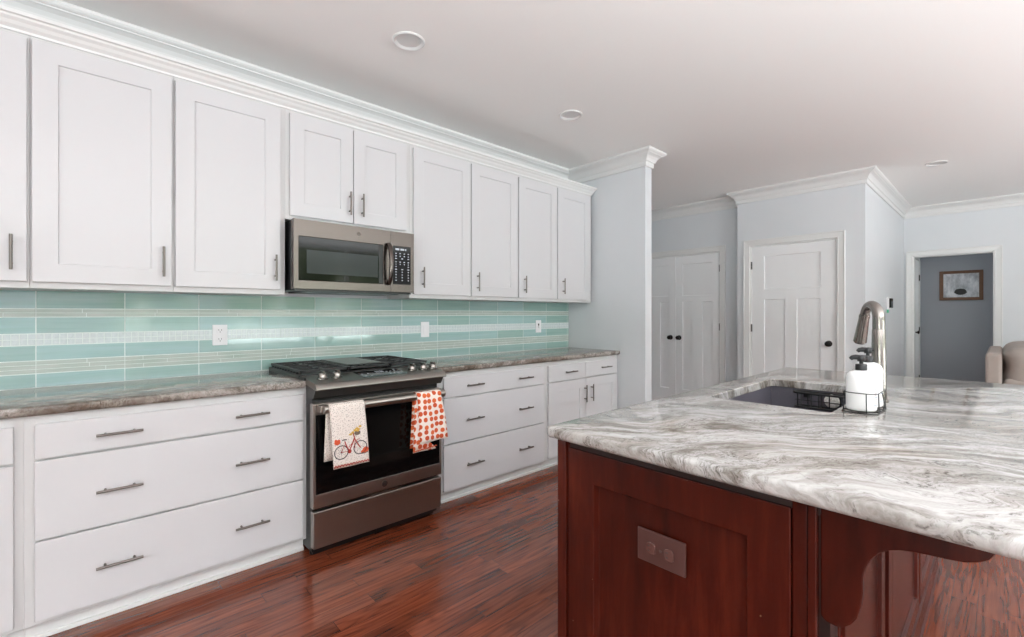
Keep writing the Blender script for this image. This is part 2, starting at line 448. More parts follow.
def wall_open(name, axis, c0, c1, a0, a1, opens, z0=0.0, z1=CEIL, m='wall'):
    A = sorted({a0, a1, *[o[0] for o in opens], *[o[1] for o in opens]}); Z = sorted({z0, z1, *[o[2] for o in opens], *[o[3] for o in opens]})
    Z = [z for z in Z if z0 <= z <= z1]
    mb = MB()
    for i in range(len(A) - 1):
        j = 0
        while j < len(Z) - 1:
            am = (A[i] + A[i + 1]) / 2
            hole = lambda k: any(o[0] < am < o[1] and o[2] < (Z[k] + Z[k + 1]) / 2 < o[3] for o in opens)
            if hole(j): j += 1; continue
            k = j
            while k + 1 < len(Z) - 1 and not hole(k + 1): k += 1
            if axis == 'y': mb.box(A[i], A[i + 1], c0, c1, Z[j], Z[k + 1])
            else: mb.box(c0, c1, A[i], A[i + 1], Z[j], Z[k + 1])
            j = k + 1
    return struct(name, mb, M[m], org=O0)

NY = 3.14            # kitchen wall behind the cabinets
PX, PY = 3.745, 2.23  # peninsula wall
wall_open('wall_north', 'y', NY, NY + 0.12, -6.12, PX, [])
wall_open('wall_peninsula', 'x', PX, PX + 0.107, PY, NY + 0.88, [])
wall_open('wall_hall', 'y', 4.0, 4.12, PX + 0.107, 6.2, [])
wall_open('wall_closet', 'x', 6.05, 6.17, 2.24, 4.0, [(2.52, 3.76, 0.0, 2.07)])
wall_open('wall_pantry', 'x', 5.88, 6.0, 0.98, 2.24, [(1.222, 2.092, 0.0, 2.07)])
struct('wall_pantry_side', MB().box(6.0, 8.62, 0.98, 1.1, 0, CEIL), M['wall'], org=O0)
struct('wall_closet_return', MB().box(6.0, 6.17, 2.12, 2.24, 0, CEIL), M['wall'], org=O0)
wall_open('wall_east', 'x', EAST_X, EAST_X + 0.12, SOUTH_Y, 0.98, [(0.093, 0.879, 0.0, 2.06)])
wall_open('wall_south', 'y', SOUTH_Y - 0.12, SOUTH_Y, -6.12, 8.62, SOUTH_OPEN)
wall_open('wall_west', 'x', WEST_X - 0.12, WEST_X, SOUTH_Y, NY, WEST_OPEN)
# passage beyond the doorway
struct('wall_passage_north', MB().box(8.62, 9.52, 0.90, 1.1, 0, CEIL), M['hall'], org=O0)
struct('wall_passage_east', MB().box(9.4, 9.52, -1.6, 0.90, 0, CEIL), M['hall'], org=O0)
wall_open('wall_passage_south', 'y', -1.72, -1.6, 8.62, 9.52, [(8.95, 9.35, 0.9, 2.2)], m='hall')  # unseen opening added to let more light into the passage
portal('daylight_portal', (9.15, -1.75, 1.55), (R(90), 0, 0), 0.4, 1.3)

LIGHTS = [(1.301, 2.205), (2.661, 2.205), (6.127, 0.46)]
def make_ceiling():
    mb = MB(); bm = mb.bm
    x0, x1, y0, y1 = -6.12, 9.52, -4.72, 4.12
    es = []
    def loop(pts):
        vs = [bm.verts.new((x, y, CEIL)) for x, y in pts]
        for i in range(len(vs)): es.append(bm.edges.new((vs[i], vs[(i + 1) % len(vs)])))
    loop([(x0, y0), (x1, y0), (x1, y1), (x0, y1)])
    for cx, cy in LIGHTS:
        loop([(cx + 0.066 * math.cos(2 * PI * k / 32), cy + 0.066 * math.sin(2 * PI * k / 32)) for k in range(32)])
    bmesh.ops.triangle_fill(bm, use_beauty=True, edges=es)
    bmesh.ops.recalc_face_normals(bm, faces=bm.faces)
    top = MB().box(x0, x1, y0, y1, CEIL + 0.16, CEIL + 0.2)
    o = struct('ceiling', mb, M['ceiling'], org=O0, recalc=False)
    struct('ceiling_deck', top, M['ceiling'], org=O0)
make_ceiling()

for k, (x, y) in enumerate(LIGHTS):
    t = thing('recessed_light', ['round recessed ceiling downlight over the range, largest of the three', 'round recessed ceiling downlight above the end of the wall cabinets', 'small recessed downlight in the far ceiling near the doorway'][k], 'ceiling light', (x, y, CEIL), 'recessed ceiling downlights')
    b = MB().lathe([(0.064, 0.0), (0.066, -0.004), (0.080, -0.009), (0.086, -0.004), (0.086, 0.0005), (0.064, 0.0008)], (x, y, CEIL), 40)
    build('trim_ring', b, M['trim'], t, smooth=50)
    b = MB().rings([[(x + r * math.cos(2 * PI * i / 32), y + r * math.sin(2 * PI * i / 32), CEIL + h) for i in range(32)] for r, h in ((0.065, 0.0), (0.062, 0.09))], False, True)
    build('can', b, M['can'], t, smooth=50)
    b = MB().lathe([(0.0005, 0.016), (0.03, 0.017), (0.05, 0.024), (0.056, 0.034), (0.056, 0.06), (0.0005, 0.06)], (x, y, CEIL), 32)
    build('lamp_lens', b, M['lamp'], t, smooth=50)

# crown mouldings along the walls
CROWN = [(0.0, 2.60), (0.012, 2.60), (0.015, 2.604), (0.015, 2.640), (0.019, 2.646), (0.026, 2.648), (0.027, 2.656), (0.034, 2.672), (0.048, 2.690), (0.066, 2.701), (0.075, 2.704), (0.077, 2.710), (0.083, 2.711), (0.092, 2.718), (0.098, 2.726), (0.098, 2.7399), (0.0, 2.7399)]
PATH = [(WEST_X, NY), (PX, NY), (PX, PY), (PX + 0.107, PY), (PX + 0.107, 4.0), (6.05, 4.0), (6.05, 2.24), (5.88, 2.24), (5.88, 0.98), (EAST_X, 0.98), (EAST_X, SOUTH_Y)]
def crown_path(path, prof, first=1, names=None):
    pts = [Vector(p) for p in path]; n = len(pts)
    nrm = []
    for i in range(n - 1):
        d = (pts[i + 1] - pts[i]).normalized(); nrm.append(Vector((d.y, -d.x)))
    miter = []
    for i in range(n):
        if i == 0: m_ = nrm[0]
        elif i == n - 1: m_ = nrm[-1]
        else:
            a, b = nrm[i - 1], nrm[i]; s_ = a + b; m_ = s_ / (s_.dot(a))
        miter.append(m_)
    for i in range(n - 1):
        mb = MB()
        mb.rings([[(*(pts[k] + miter[k] * p), z) for p, z in prof] for k in (i, i + 1)])
        struct(f'trim_{first + i}', mb, M['trim'], org=O0)
crown_path(PATH, CROWN)
# baseboards
struct('baseboard_pantry', MB().box(5.862, 5.88, 0.98, 1.15, 0, 0.13).box(5.862, 5.88, 2.165, 2.24, 0, 0.13), M['trim'], org=O0)
struct('baseboard_east', MB().box(8.482, 8.5, -4.6, 0.015, 0, 0.13), M['trim'], org=O0)
struct('baseboard_peninsula', MB().box(3.73, 3.745, 2.23, 2.5, 0, 0.13).box(3.745, 3.852, 2.215, 2.23, 0, 0.13), M['trim'], org=O0)

# window and patio door frames behind the camera
def frame_y(name, y0, y1, a0, a1, z0, z1, mull):
    mb = MB(); w = 0.06
    mb.box(a0 - 0.07, a0, y0, y1, z0 - 0.07, z1 + 0.07).box(a1, a1 + 0.07, y0, y1, z0 - 0.07 if z0 > 0.1 else 0, z1 + 0.07)
    mb.box(a0, a1, y0, y1, z1, z1 + 0.07)
    if z0 > 0.1: mb.box(a0, a1, y0, y1, z0 - 0.07, z0)
    for k in range(1, mull): 
        a = a0 + (a1 - a0) * k / mull; mb.box(a - w / 2, a + w / 2, y0 - 0.06, y1 - 0.02, z0, z1)
    return struct(name, mb, M['trim'], org=O0)
k = 1
for (a0, a1, z0, z1), mu in zip(SOUTH_OPEN, (2, 3, 2)):
    frame_y(f'window_{k}', SOUTH_Y, SOUTH_Y + 0.02, a0, a1, z0, z1, mu); k += 1

# ------------------------------------------------------------------ doors
def hinge(parent, x, y, z, axis):
    mb = MB()
    mb.cyl((x, y, z - 0.045), (x, y, z + 0.045), 0.007, n=8)
    if axis == 'x': mb.box(x, x + 0.004, y - 0.012, y + 0.012, z - 0.045, z + 0.045)
    else: mb.box(x - 0.012, x + 0.012, y, y + 0.004, z - 0.045, z + 0.045)
    build('hinge', mb, M['bronze'], parent)
def knob(parent, p, axis):
    mb = MB().lathe([(0.0005, 0), (0.033, 0.0), (0.033, 0.004), (0.026, 0.009), (0.010, 0.012), (0.009, 0.030), (0.016, 0.034), (0.027, 0.043), (0.029, 0.052), (0.025, 0.062), (0.012, 0.068), (0.0005, 0.0685)], p, 24, axis)
    build('door_knob', mb, M['bronze'], parent, smooth=50)
def casing_x(name, X, y0, y1, ztop, w=0.072):
    """door casing on a wall that faces -X"""
    mb = MB(); prof = [(0, 0.010), (0.008, 0.016), (0.016, 0.014), (w - 0.012, 0.018), (w - 0.004, 0.022), (w, 0.020)]
    def ring(t):   # three-sided frame path, offset outward by t
        return [(y0 - t, 0.0), (y0 - t, ztop + t), (y1 + t, ztop + t), (y1 + t, 0.0)]
    full = [(0, 0.0)] + prof + [(w, 0.0)]
    cols = [[(X - d, *p) for p in ring(t)] for t, d in full]
    vs = [[mb.bm.verts.new(p) for p in c] for c in cols]
    for i in range(len(vs) - 1):
        for j in range(3): mb.bm.faces.new((vs[i][j], vs[i][j + 1], vs[i + 1][j + 1], vs[i + 1][j]))
    # jamb lining
    mb.box(X - 0.002, X + 0.12, y0 - 0.001, y0 + 0.012, 0, ztop).box(X - 0.002, X + 0.12, y1 - 0.012, y1 + 0.001, 0, ztop).box(X - 0.002, X + 0.12, y0 + 0.012, y1 - 0.012, ztop - 0.012, ztop + 0.001)
    return struct(name, mb, M['trim'], org=O0)

# pantry door (craftsman three-panel)
casing_x('trim_21', 5.88, 1.222, 2.092, 2.07)
d = struct_root('door_1', (5.89, 1.657, 0))
mb = MB().relief([1.237, 1.375, 1.605, 1.724, 1.943, 2.077], [0.012, 0.22, 1.43, 1.552, 1.943, 2.055], {(1, 1): .009, (3, 1): .009}, fX(5.893), 0.04, 0.004)
mb.bm.clear()
# bottom pair of tall panels and one wide top panel
def three_panel(mb, fn, a0, a1, p0, p1, q0, q1, zb, zt, zm0, zm1, ptop, pbot, back):
    # lower part: two panels, upper part: one; built as two stacked reliefs sharing an edge
    mb.relief([a0, p0, p1, q0, q1, a1], [zb, pbot, zm0, (zm0 + zm1) / 2], {(1, 1): .010, (3, 1): .010}, fn, back, 0.005)
    mb.relief([a0, p0, q1, a1], [(zm0 + zm1) / 2, zm1, ptop, zt], {(1, 1): .010}, fn, back, 0.005)
mb = MB(); three_panel(mb, fX(5.893), 1.237, 2.077, 1.375, 1.605, 1.724, 1.943, 0.012, 2.055, 1.432, 1.552, 1.943, 0.22, 0.04)
build('panel', mb, M['door'], d)
for z in (0.25, 1.094, 1.839): hinge(d, 5.884, 2.084, z, 'x')
knob(d, (5.893, 1.299, 0.941), '-x')

# double closet doors
casing_x('trim_22', 6.05, 2.52, 3.76, 2.07)
d = struct_root('door_2', (6.06, 2.83, 0))
mb = MB(); three_panel(mb, fX(6.062), 2.533, 3.133, 2.628, 2.758, 2.899, 3.038, 0.012, 2.055, 1.43, 1.51, 1.943, 0.22, 0.04)
build('panel', mb, M['door'], d)
for z in (0.25, 1.093, 1.854): hinge(d, 6.054, 2.526, z, 'x')
knob(d, (6.062, 3.085, 0.933), '-x')
d = struct_root('door_3', (6.06, 3.44, 0))
mb = MB(); three_panel(mb, fX(6.062), 3.140, 3.747, 3.235, 3.295, 3.415, 3.64, 0.012, 2.055, 1.43, 1.51, 1.943, 0.22, 0.04)
mb.bm.clear(); three_panel(mb, fX(6.062), 3.140, 3.747, 3.240, 3.372, 3.513, 3.645, 0.012, 2.055, 1.43, 1.51, 1.943, 0.22, 0.04)
build('panel', mb, M['door'], d)
for z in (0.25, 1.093, 1.854): hinge(d, 6.054, 3.754, z, 'x')
knob(d, (6.062, 3.212, 0.933), '-x')

# far doorway casing and the door standing inside the passage
casing_x('trim_23', 8.5, 0.093, 0.879, 2.06)
d = struct_root('door_4', (8.92, 0.89, 0))
mb = MB().box(8.64, 9.17, 0.885, 0.899, 0.01, 2.05); build('panel', mb, M['door'], d)
build('casing', MB().box(9.185, 9.25, 0.874, 0.9, 0, 2.11).box(8.63, 9.25, 0.874, 0.9, 2.06, 2.11), M['trim'], d)
for z in (0.3, 1.02, 1.80): hinge(d, 9.18, 0.878, z, 'y')
mb = MB().lathe([(0.0005, 0), (0.03, 0), (0.03, 0.006), (0.010, 0.010), (0.010, 0.030), (0.026, 0.040), (0.026, 0.052), (0.0005, 0.06)], (8.70, 0.885, 1.0), 20, '-y')
build('door_knob', mb, M['bronze'], d, smooth=50)

# framed picture in the passage
t = thing('framed_picture', 'brown wooden framed picture hanging on the grey passage wall', 'picture', (9.395, 0.44, 1.455), None)
X = 9.376
mb = MB(); y0, y1, z0, z1 = 0.212, 0.672, 1.462, 1.893
w = 0.042
for q in ((y0, y0 + w, z0, z1), (y1 - w, y1, z0, z1), (y0 + w, y1 - w, z0, z0 + w), (y0 + w, y1 - w, z1 - w, z1)): mb.box(X, 9.399, *q)
build('frame', mb, M['picture_wood'], t, bevel=0.003)
def m_picture():
    m = bpy.data.materials.new('misty_print'); m.use_nodes = True; nt = NT(m.node_tree); b = nt.n['Principled BSDF']
    tc = nt.new('ShaderNodeTexCoord'); nz = nt.noise(nt.mapping(tc.outputs['Object'], (1, 9, 5)), 1.4, 5, 0.6)
    nt.link(nt.ramp(nz.outputs['Fac'], [(0.35, lin((168, 172, 180))), (0.5, lin((206, 210, 216))), (0.65, lin((238, 240, 244)))]), b.inputs['Base Color'])
    b.inputs['Roughness'].default_value = 0.15; return m
build('print', MB().box(9.388, 9.398, y0 + w - .002, y1 - w + .002, z0 + w - .002, z1 - w + .002), m_picture(), t)
mb = MB(); n = 24
mb.rings([[(xx, 0.446 + 0.066 * math.cos(2 * PI * i / n) * (1 + 0.05 * math.sin(5 * i)), 1.585 + 0.046 * math.sin(2 * PI * i / n)) for i in range(n)] for xx in (9.3885, 9.3865)])
build('dark_oval', mb, M['dark'], t)

# thermostat on the pantry side wall
t = thing('thermostat', 'white wall thermostat with black front and green tag beside the far doorway', 'thermostat', (7.28, 0.98, 1.31))
build('housing', MB().box(7.11, 7.26, 0.955, 0.98, 1.315, 1.46), M['outlet'], t, bevel=0.004)
build('screen', MB().box(7.125, 7.25, 0.935, 0.956, 1.335, 1.45), M['glass'], t, bevel=0.003)
build('tag', MB().box(7.115, 7.165, 0.962, 0.978, 1.275, 1.316), M['tag'], t, bevel=0.003)

# ------------------------------------------------------------------ hardware
def bar_pull(parent, c, length, axis, face, out=0.030, r=0.0055):
    """bar pull on a front facing -Y at y=face; c=(x,z)"""
    x, z = c; y = face - out; h = length / 2; mb = MB()
    if axis == 'x':
        mb.cyl((x - h, y, z), (x + h, y, z), r, n=14)
        for s_ in (-1, 1): mb.cyl((x + s_ * h * 0.62, y, z), (x + s_ * h * 0.62, face, z), r * 0.85, n=10)
    else:
        mb.cyl((x, y, z - h), (x, y, z + h), r, n=14)
        for s_ in (-1, 1): mb.cyl((x, y, z + s_ * h * 0.62), (x, face, z + s_ * h * 0.62), r * 0.85, n=10)
    return build('handle', mb, M['pull'], parent, bevel=0.001, smooth=50)

# ------------------------------------------------------------------ base cabinets
FR, FF, FK = 2.527, 2.507, 2.572      # face frame, drawer fronts, toe kick planes
def base_carcass(parent, x0, x1, frame_rects):
    mb = MB()
    mb.box(x0, x1, FR, 3.125, 0.075, 0.877)
    build('carcass', mb, M['cabin'], parent, bevel=0.0015)
    mb = MB().box(x0, x1, FK, FK + 0.02, 0.0, 0.075).box(x0 + .0005, x1 - .0005, FK - 0.010, FK, 0.0, 0.018)
    build('toe_kick', mb, M['trim'], parent, bevel=0.002)
def drawer(parent, x0, x1, z0, z1, handles):
    o = build('drawer', MB().box(x0, x1, FF, FR - 0.0005, z0, z1), M['cab'], parent, bevel=0.0022)
    for hx, hz in handles: bar_pull(o, (hx, hz), 0.148, 'x', FF)
    return o
def shaker(parent, name, x0, x1, z0, z1, yf, yb, stile, m='cab'):
    mb = MB().relief([x0, x0 + stile, x1 - stile, x1], [z0, z0 + stile, z1 - stile, z1], {(1, 1): 0.007}, fY(yf), yb - yf, 0.0012)
    return build(name, mb, M[m], parent, bevel=0.0012)

t = thing('base_cabinet', 'white base cabinet cut off by the photo edge, left of the wide drawer unit', 'cabinet', (-0.45, 2.83, 0), 'white base cabinets')
base_carcass(t, -0.75, -0.152, None)
drawer(t, -0.72, -0.178, 0.708, 0.842, [(-0.45, 0.775)])
o = shaker(t, 'door', -0.72, -0.178, 0.095, 0.698, FF, FR - .0005, 0.075); bar_pull(o, (-0.66, 0.58), 0.15, 'z', FF)

t = thing('base_cabinet', 'wide white three-drawer base cabinet to the left of the range', 'cabinet', (0.363, 2.83, 0), 'white base cabinets')
base_carcass(t, -0.152, 0.877, None)
for z0, z1, hz in ((0.711, 0.842, 0.776), (0.404, 0.702, 0.549), (0.095, 0.395, 0.244)):
    drawer(t, -0.123, 0.855, z0, z1, [(0.1235, hz), (0.613, hz)])
t = thing('base_cabinet', 'wide white three-drawer base cabinet to the right of the range', 'cabinet', (2.2, 2.83, 0), 'white base cabinets')
base_carcass(t, 1.664, 2.727, None)
for z0, z1, hz in ((0.711, 0.842, 0.778), (0.404, 0.702, 0.547), (0.095, 0.395, 0.243)):
    drawer(t, 1.74, 2.705, z0, z1, [(1.985, hz), (2.475, hz)])
t = thing('base_cabinet', 'white base cabinet with two small drawers over paired doors beside the end wall', 'cabinet', (3.235, 2.83, 0), 'white base cabinets')
base_carcass(t, 2.7275, 3.742, None)
drawer(t, 2.755, 3.233, 0.711, 0.842, [(3.012, 0.778)])
drawer(t, 3.237, 3.715, 0.711, 0.842, [(3.512, 0.779)])
o = shaker(t, 'door', 2.755, 3.233, 0.095, 0.702, FF, FR - .0005, 0.08); bar_pull(o, (3.212, 0.571), 0.148, 'z', FF)
o = shaker(t, 'door', 3.237, 3.715, 0.095, 0.702, FF, FR - .0005, 0.08); bar_pull(o, (3.306, 0.571), 0.148, 'z', FF)

# ------------------------------------------------------------------ granite slabs
def rrect(x0, x1, y0, y1, r, n=6, corners=(1, 1, 1, 1)):
    pts = []
    for (cx, cy, a0), on in zip(((x1 - r, y1 - r, 0), (x0 + r, y1 - r, 90), (x0 + r, y0 + r, 180), (x1 - r, y0 + r, 270)), corners):
        for k in range(n + 1):
            a = R(a0 + 90 * k / n)
            if on: pts.append((cx + r * math.cos(a), cy + r * math.sin(a)))
            else:
                sx = 1 if math.cos(R(a0 + 45)) > 0 else -1; sy = 1 if math.sin(R(a0 + 45)) > 0 else -1
                pts.append((cx + sx * r, cy + sy * r)) if k == 0 else None
    return [p for p in pts if p]
def slab(name, label, x0, x1, y0, y1, zb, zt, r, m, hole=None, corners=(1, 1, 1, 1)):
    mb = MB(); bm = mb.bm
    t_ = zt - zb
    prof = [(zt, 0.010), (zt - 0.002, 0.004), (zt - 0.005, 0.001), (zt - 0.009, 0.0), (zb + 0.010, 0.0), (zb + 0.005, 0.002), (zb, 0.008)]
    loops = []
    for z, ins in prof:
        loops.append([bm.verts.new((x, y, z)) for x, y in rrect(x0 + ins, x1 - ins, y0 + ins, y1 - ins, max(r - ins, 0.002), 6, corners)])
    n = len(loops[0])
    for a, b in zip(loops, loops[1:]):
        for i in range(n): bm.faces.new((a[i], b[i], b[(i + 1) % n], a[(i + 1) % n]))
    def cap(loop, hl, flip):
        es = [bm.edges.get((loop[i], loop[(i + 1) % n])) for i in range(n)]
        if hl:
            m_ = len(hl)
            for i in range(m_): 
                e = bm.edges.get((hl[i], hl[(i + 1) % m_])) or bm.edges.new((hl[i], hl[(i + 1) % m_])); es.append(e)
        bmesh.ops.triangle_fill(bm, use_beauty=True, use_dissolve=False, edges=es)
    h0 = h1 = None
    if hole:
        hls = []
        for z, ins in ((zt, -0.004), (zt - 0.004, 0.0), (zb, 0.0)):
            hls.append([bm.verts.new((x, y, z)) for x, y in rrect(hole[0] + ins, hole[1] - ins, hole[2] + ins, hole[3] - ins, 0.010, 5)])
        m_ = len(hls[0])
        for a, b in zip(hls, hls[1:]):
            for i in range(m_): bm.faces.new((a[i], a[(i + 1) % m_], b[(i + 1) % m_], b[i]))
        h0, h1 = hls[0], hls[-1]
    cap(loops[0], h0, False); cap(loops[-1], h1, True)
    o = build(name, mb, M[m], org=((x0 + x1) / 2, (y0 + y1) / 2, zb), smooth=35)
    return tag(o, label, 'countertop')
slab('countertop', 'brown and white granite countertop run to the left of the range', -0.75, 0.868, 2.497, 3.127, 0.878, 0.914, 0.004, 'granite2')
slab('countertop', 'brown and white granite countertop run between the range and end wall', 1.662, 3.743, 2.497, 3.127, 0.878, 0.914, 0.004, 'granite2')

# ------------------------------------------------------------------ tiled backsplash
def backsplash():
    x0, x1 = -0.8, 3.743; z0, z1 = 0.914, 1.374
    mb = MB()
    mb.mi = 0; mb.box(x0, x1, 3.1284, 3.1395, z0, z1)
    rows = [(0.9165, 0.979, 'g'), (0.9815, 1.041, 's'), (1.0435, 1.113, 'g'), (1.1155, 1.1685, 'm'), (1.171, 1.2465, 'g'), (1.249, 1.287, 't'), (1.2895, 1.373, 'g')]
    g = 0.0016; yf = 3.1275
    def tile(a0, a1, b0, b1, mi, yy=yf):
        mb.mi = mi; c = 0.0008
        p = [(a0, 3.1307, b0), (a1, 3.1307, b0), (a1, 3.1307, b1), (a0, 3.1307, b1), (a0 + c, yy, b0 + c), (a1 - c, yy, b0 + c), (a1 - c, yy, b1 - c), (a0 + c, yy, b1 - c)]
        mb.hexa(p)
    first = -0.149 - 0.3225 * 3
    for b0, b1, kind in rows:
        x = first
        while x < x1:
            a0, a1 = max(x, x0), min(x + 0.3225, x1)
            if a1 - a0 > 0.01:
                if kind == 'g':
                    yy = yf
                    tile(a0 + g, a1 - g, b0, b1, random.choice((1, 1, 2, 2, 3)) if a0 < 3.3 else 3, yy)
                elif kind == 'm':
                    nn = max(1, round((a1 - a0) / 0.0268)); w_ = (a1 - a0) / nn; hm = (b1 - b0) / 2
                    for i in range(nn):
                        for j in range(2): tile(a0 + i * w_ + 0.0009, a0 + (i + 1) * w_ - 0.0009, b0 + j * hm + 0.0007, b0 + (j + 1) * hm - 0.0007, 5)
                elif kind == 's':
                    hm = (b1 - b0) / 3
                    for j in range(3):
                        cut = a0 + (a1 - a0) * random.uniform(0.2, 0.8)
                        for p, q in ((a0, cut), (cut, a1)): tile(p + 0.0006, q - 0.0006, b0 + j * hm + 0.0005, b0 + (j + 1) * hm - 0.0005, 4)
                else:
                    hm = (b1 - b0) / 2
                    for j in range(2):
                        cut = a0 + (a1 - a0) * random.uniform(0.3, 0.7)
                        for p, q in ((a0, cut), (cut, a1)): tile(p + 0.0006, q - 0.0006, b0 + j * hm + 0.0005, b0 + (j + 1) * hm - 0.0005, 4)
            x += 0.3225
    o = build('backsplash', mb, [M['grout'], M['tileA'], M['tileB'], M['tileC'], M['strip'], M['mosaic']], org=(1.45, 3.135, 0.914))
    tag(o, 'aqua glass tile backsplash with white mosaic band behind the range', 'backsplash')
backsplash()

# outlets on the backsplash
def wall_plate(label, x, z, kind, y=3.127):
    t = thing('wall_outlet' if kind != 'switch' else 'wall_switch', label, 'outlet' if kind != 'switch' else 'switch', (x, y, z - 0.06), 'white wall plates on the backsplash')
    build('cover_plate', MB().box(x - 0.038, x + 0.038, y - 0.006, y, z - 0.06, z + 0.06), M['outlet'], t, bevel=0.003)
    if kind == 'duplex':
        for dz in (-0.026, 0.026):
            mb = MB(); n = 20
            mb.rings([[(x + 0.017 * math.cos(2 * PI * i / n), yy, z + dz + max(-0.0125, min(0.0125, 0.017 * math.sin(2 * PI * i / n)))) for i in range(n)] for yy in (y - 0.0055, y - 0.0085)])
            r_ = build('receptacle', mb, M['outlet'], t)
            build('slots', MB().box(x - 0.008, x - 0.0055, y - 0.0092, y - 0.008, z + dz - 0.001, z + dz + 0.008).box(x + 0.0055, x + 0.008, y - 0.0092, y - 0.008, z + dz - 0.001, z + dz + 0.008).lathe([(0.0003, 0), (0.0028, 0), (0.0028, 0.0012), (0.0003, 0.0012)], (x, y - 0.008, z + dz - 0.008), 10, '-y'), M['dark'], r_)
    elif kind == 'decora':
        build('receptacle', MB().box(x - 0.017, x + 0.017, y - 0.0085, y - 0.005, z - 0.034, z + 0.034), M['outlet'], t, bevel=0.001)
    else:
        build('slots', MB().box(x - 0.008, x + 0.008, y - 0.0068, y - 0.005, z + 0.006, z + 0.028), M['dark'], t)
        build('toggle', MB().hexa([(x - 0.005, y - 0.006, z - 0.012), (x + 0.005, y - 0.006, z - 0.012), (x + 0.005, y - 0.006, z + 0.010), (x - 0.005, y - 0.006, z + 0.010), (x - 0.004, y - 0.018, z - 0.016), (x + 0.004, y - 0.018, z - 0.016), (x + 0.004, y - 0.018, z - 0.006), (x - 0.004, y - 0.018, z - 0.006)]), M['outlet'], t)
wall_plate('white duplex outlet with two sockets in the tiles left of the range', 0.598, 1.14, 'duplex')
wall_plate('plain white wall plate in the tiles above the three-drawer cabinet right of the range', 1.988, 1.14, 'decora')
wall_plate('white toggle switch plate near the end of the backsplash', 3.281, 1.14, 'switch')

# ------------------------------------------------------------------ wall cabinets
UF, UD = 2.814, 2.794
def upper(label, x0, x1, zb, doors):
    t = thing('wall_cabinet', label, 'cabinet', ((x0 + x1) / 2, 2.97, zb), 'white wall cabinets')
    mb = MB().box(x0, x1, UF, 3.127, zb, 2.44)
    build('carcass', mb, M['cabin'], t, bevel=0.0012)
    for a0, a1, z0, hx, hz in doors:
        o = shaker(t, 'door', a0, a1, z0, 2.416, UD, UF - .0005, 0.079)
        bar_pull(o, (hx, hz), 0.145, 'z', UD)
    return t
upper('white shaker wall cabinet cut off by the photo edge', -0.63, -0.1525, 1.372, [(-0.62, -0.160, 1.40, -0.203, 1.517)])
upper('large white shaker wall cabinet, second from the photo edge', -0.152, 0.3395, 1.372, [(-0.145, 0.331, 1.40, 0.298, 1.515)])
upper('white single-door wall cabinet directly to the left of the microwave', 0.340, 0.858, 1.372, [(0.347, 0.829, 1.40, 0.800, 1.520)])
upper('short white two-door wall cabinet over the microwave', 0.8585, 1.664, 1.806, [(0.880, 1.2535, 1.83, 1.228, 1.947), (1.2585, 1.632, 1.83, 1.310, 1.947)])
upper('white single-door wall cabinet directly to the right of the microwave', 1.6645, 2.190, 1.372, [(1.689, 2.185, 1.40, 1.755, 1.517)])
upper('white narrow wall cabinet, second to the right of the microwave', 2.1905, 2.693, 1.372, [(2.196, 2.685, 1.40, 2.248, 1.510)])
upper('white narrow wall cabinet, third to the right of the microwave', 2.6935, 3.188, 1.372, [(2.700, 3.182, 1.40, 2.759, 1.512)])
upper('white wall cabinet at the end of the row beside the end wall', 3.1885, 3.712, 1.372, [(3.195, 3.672, 1.40, 3.259, 1.517)])
# moulding on top of the wall cabinets
CC = [(0.0, 2.436), (0.008, 2.436), (0.010, 2.446), (0.016, 2.452), (0.022, 2.458), (0.030, 2.470), (0.042, 2.480), (0.046, 2.488), (0.056, 2.491), (0.056, 2.505), (0.0, 2.505)]
mb = MB(); prof = [(UF + 0.0003 - p, z) for p, z in CC]
pts = [Vector((-0.7, UF)), Vector((3.7125, UF)), Vector((3.7125, 3.12))]
nr = [Vector((0, -1)), Vector((1, -1)), Vector((1, 0))]
sc_ = [1, 1, 0.5]
mb.rings([[(pts[k].x + nr[k].x * p * (0.45 if k else 1), pts[k].y + nr[k].y * p, z) for p, z in CC] for k in range(3)])
o = build('cabinet_crown', mb, M['trim'], org=(1.5, 2.8, 2.436)); tag(o, 'white stepped crown moulding along the top of the wall cabinets', 'moulding')

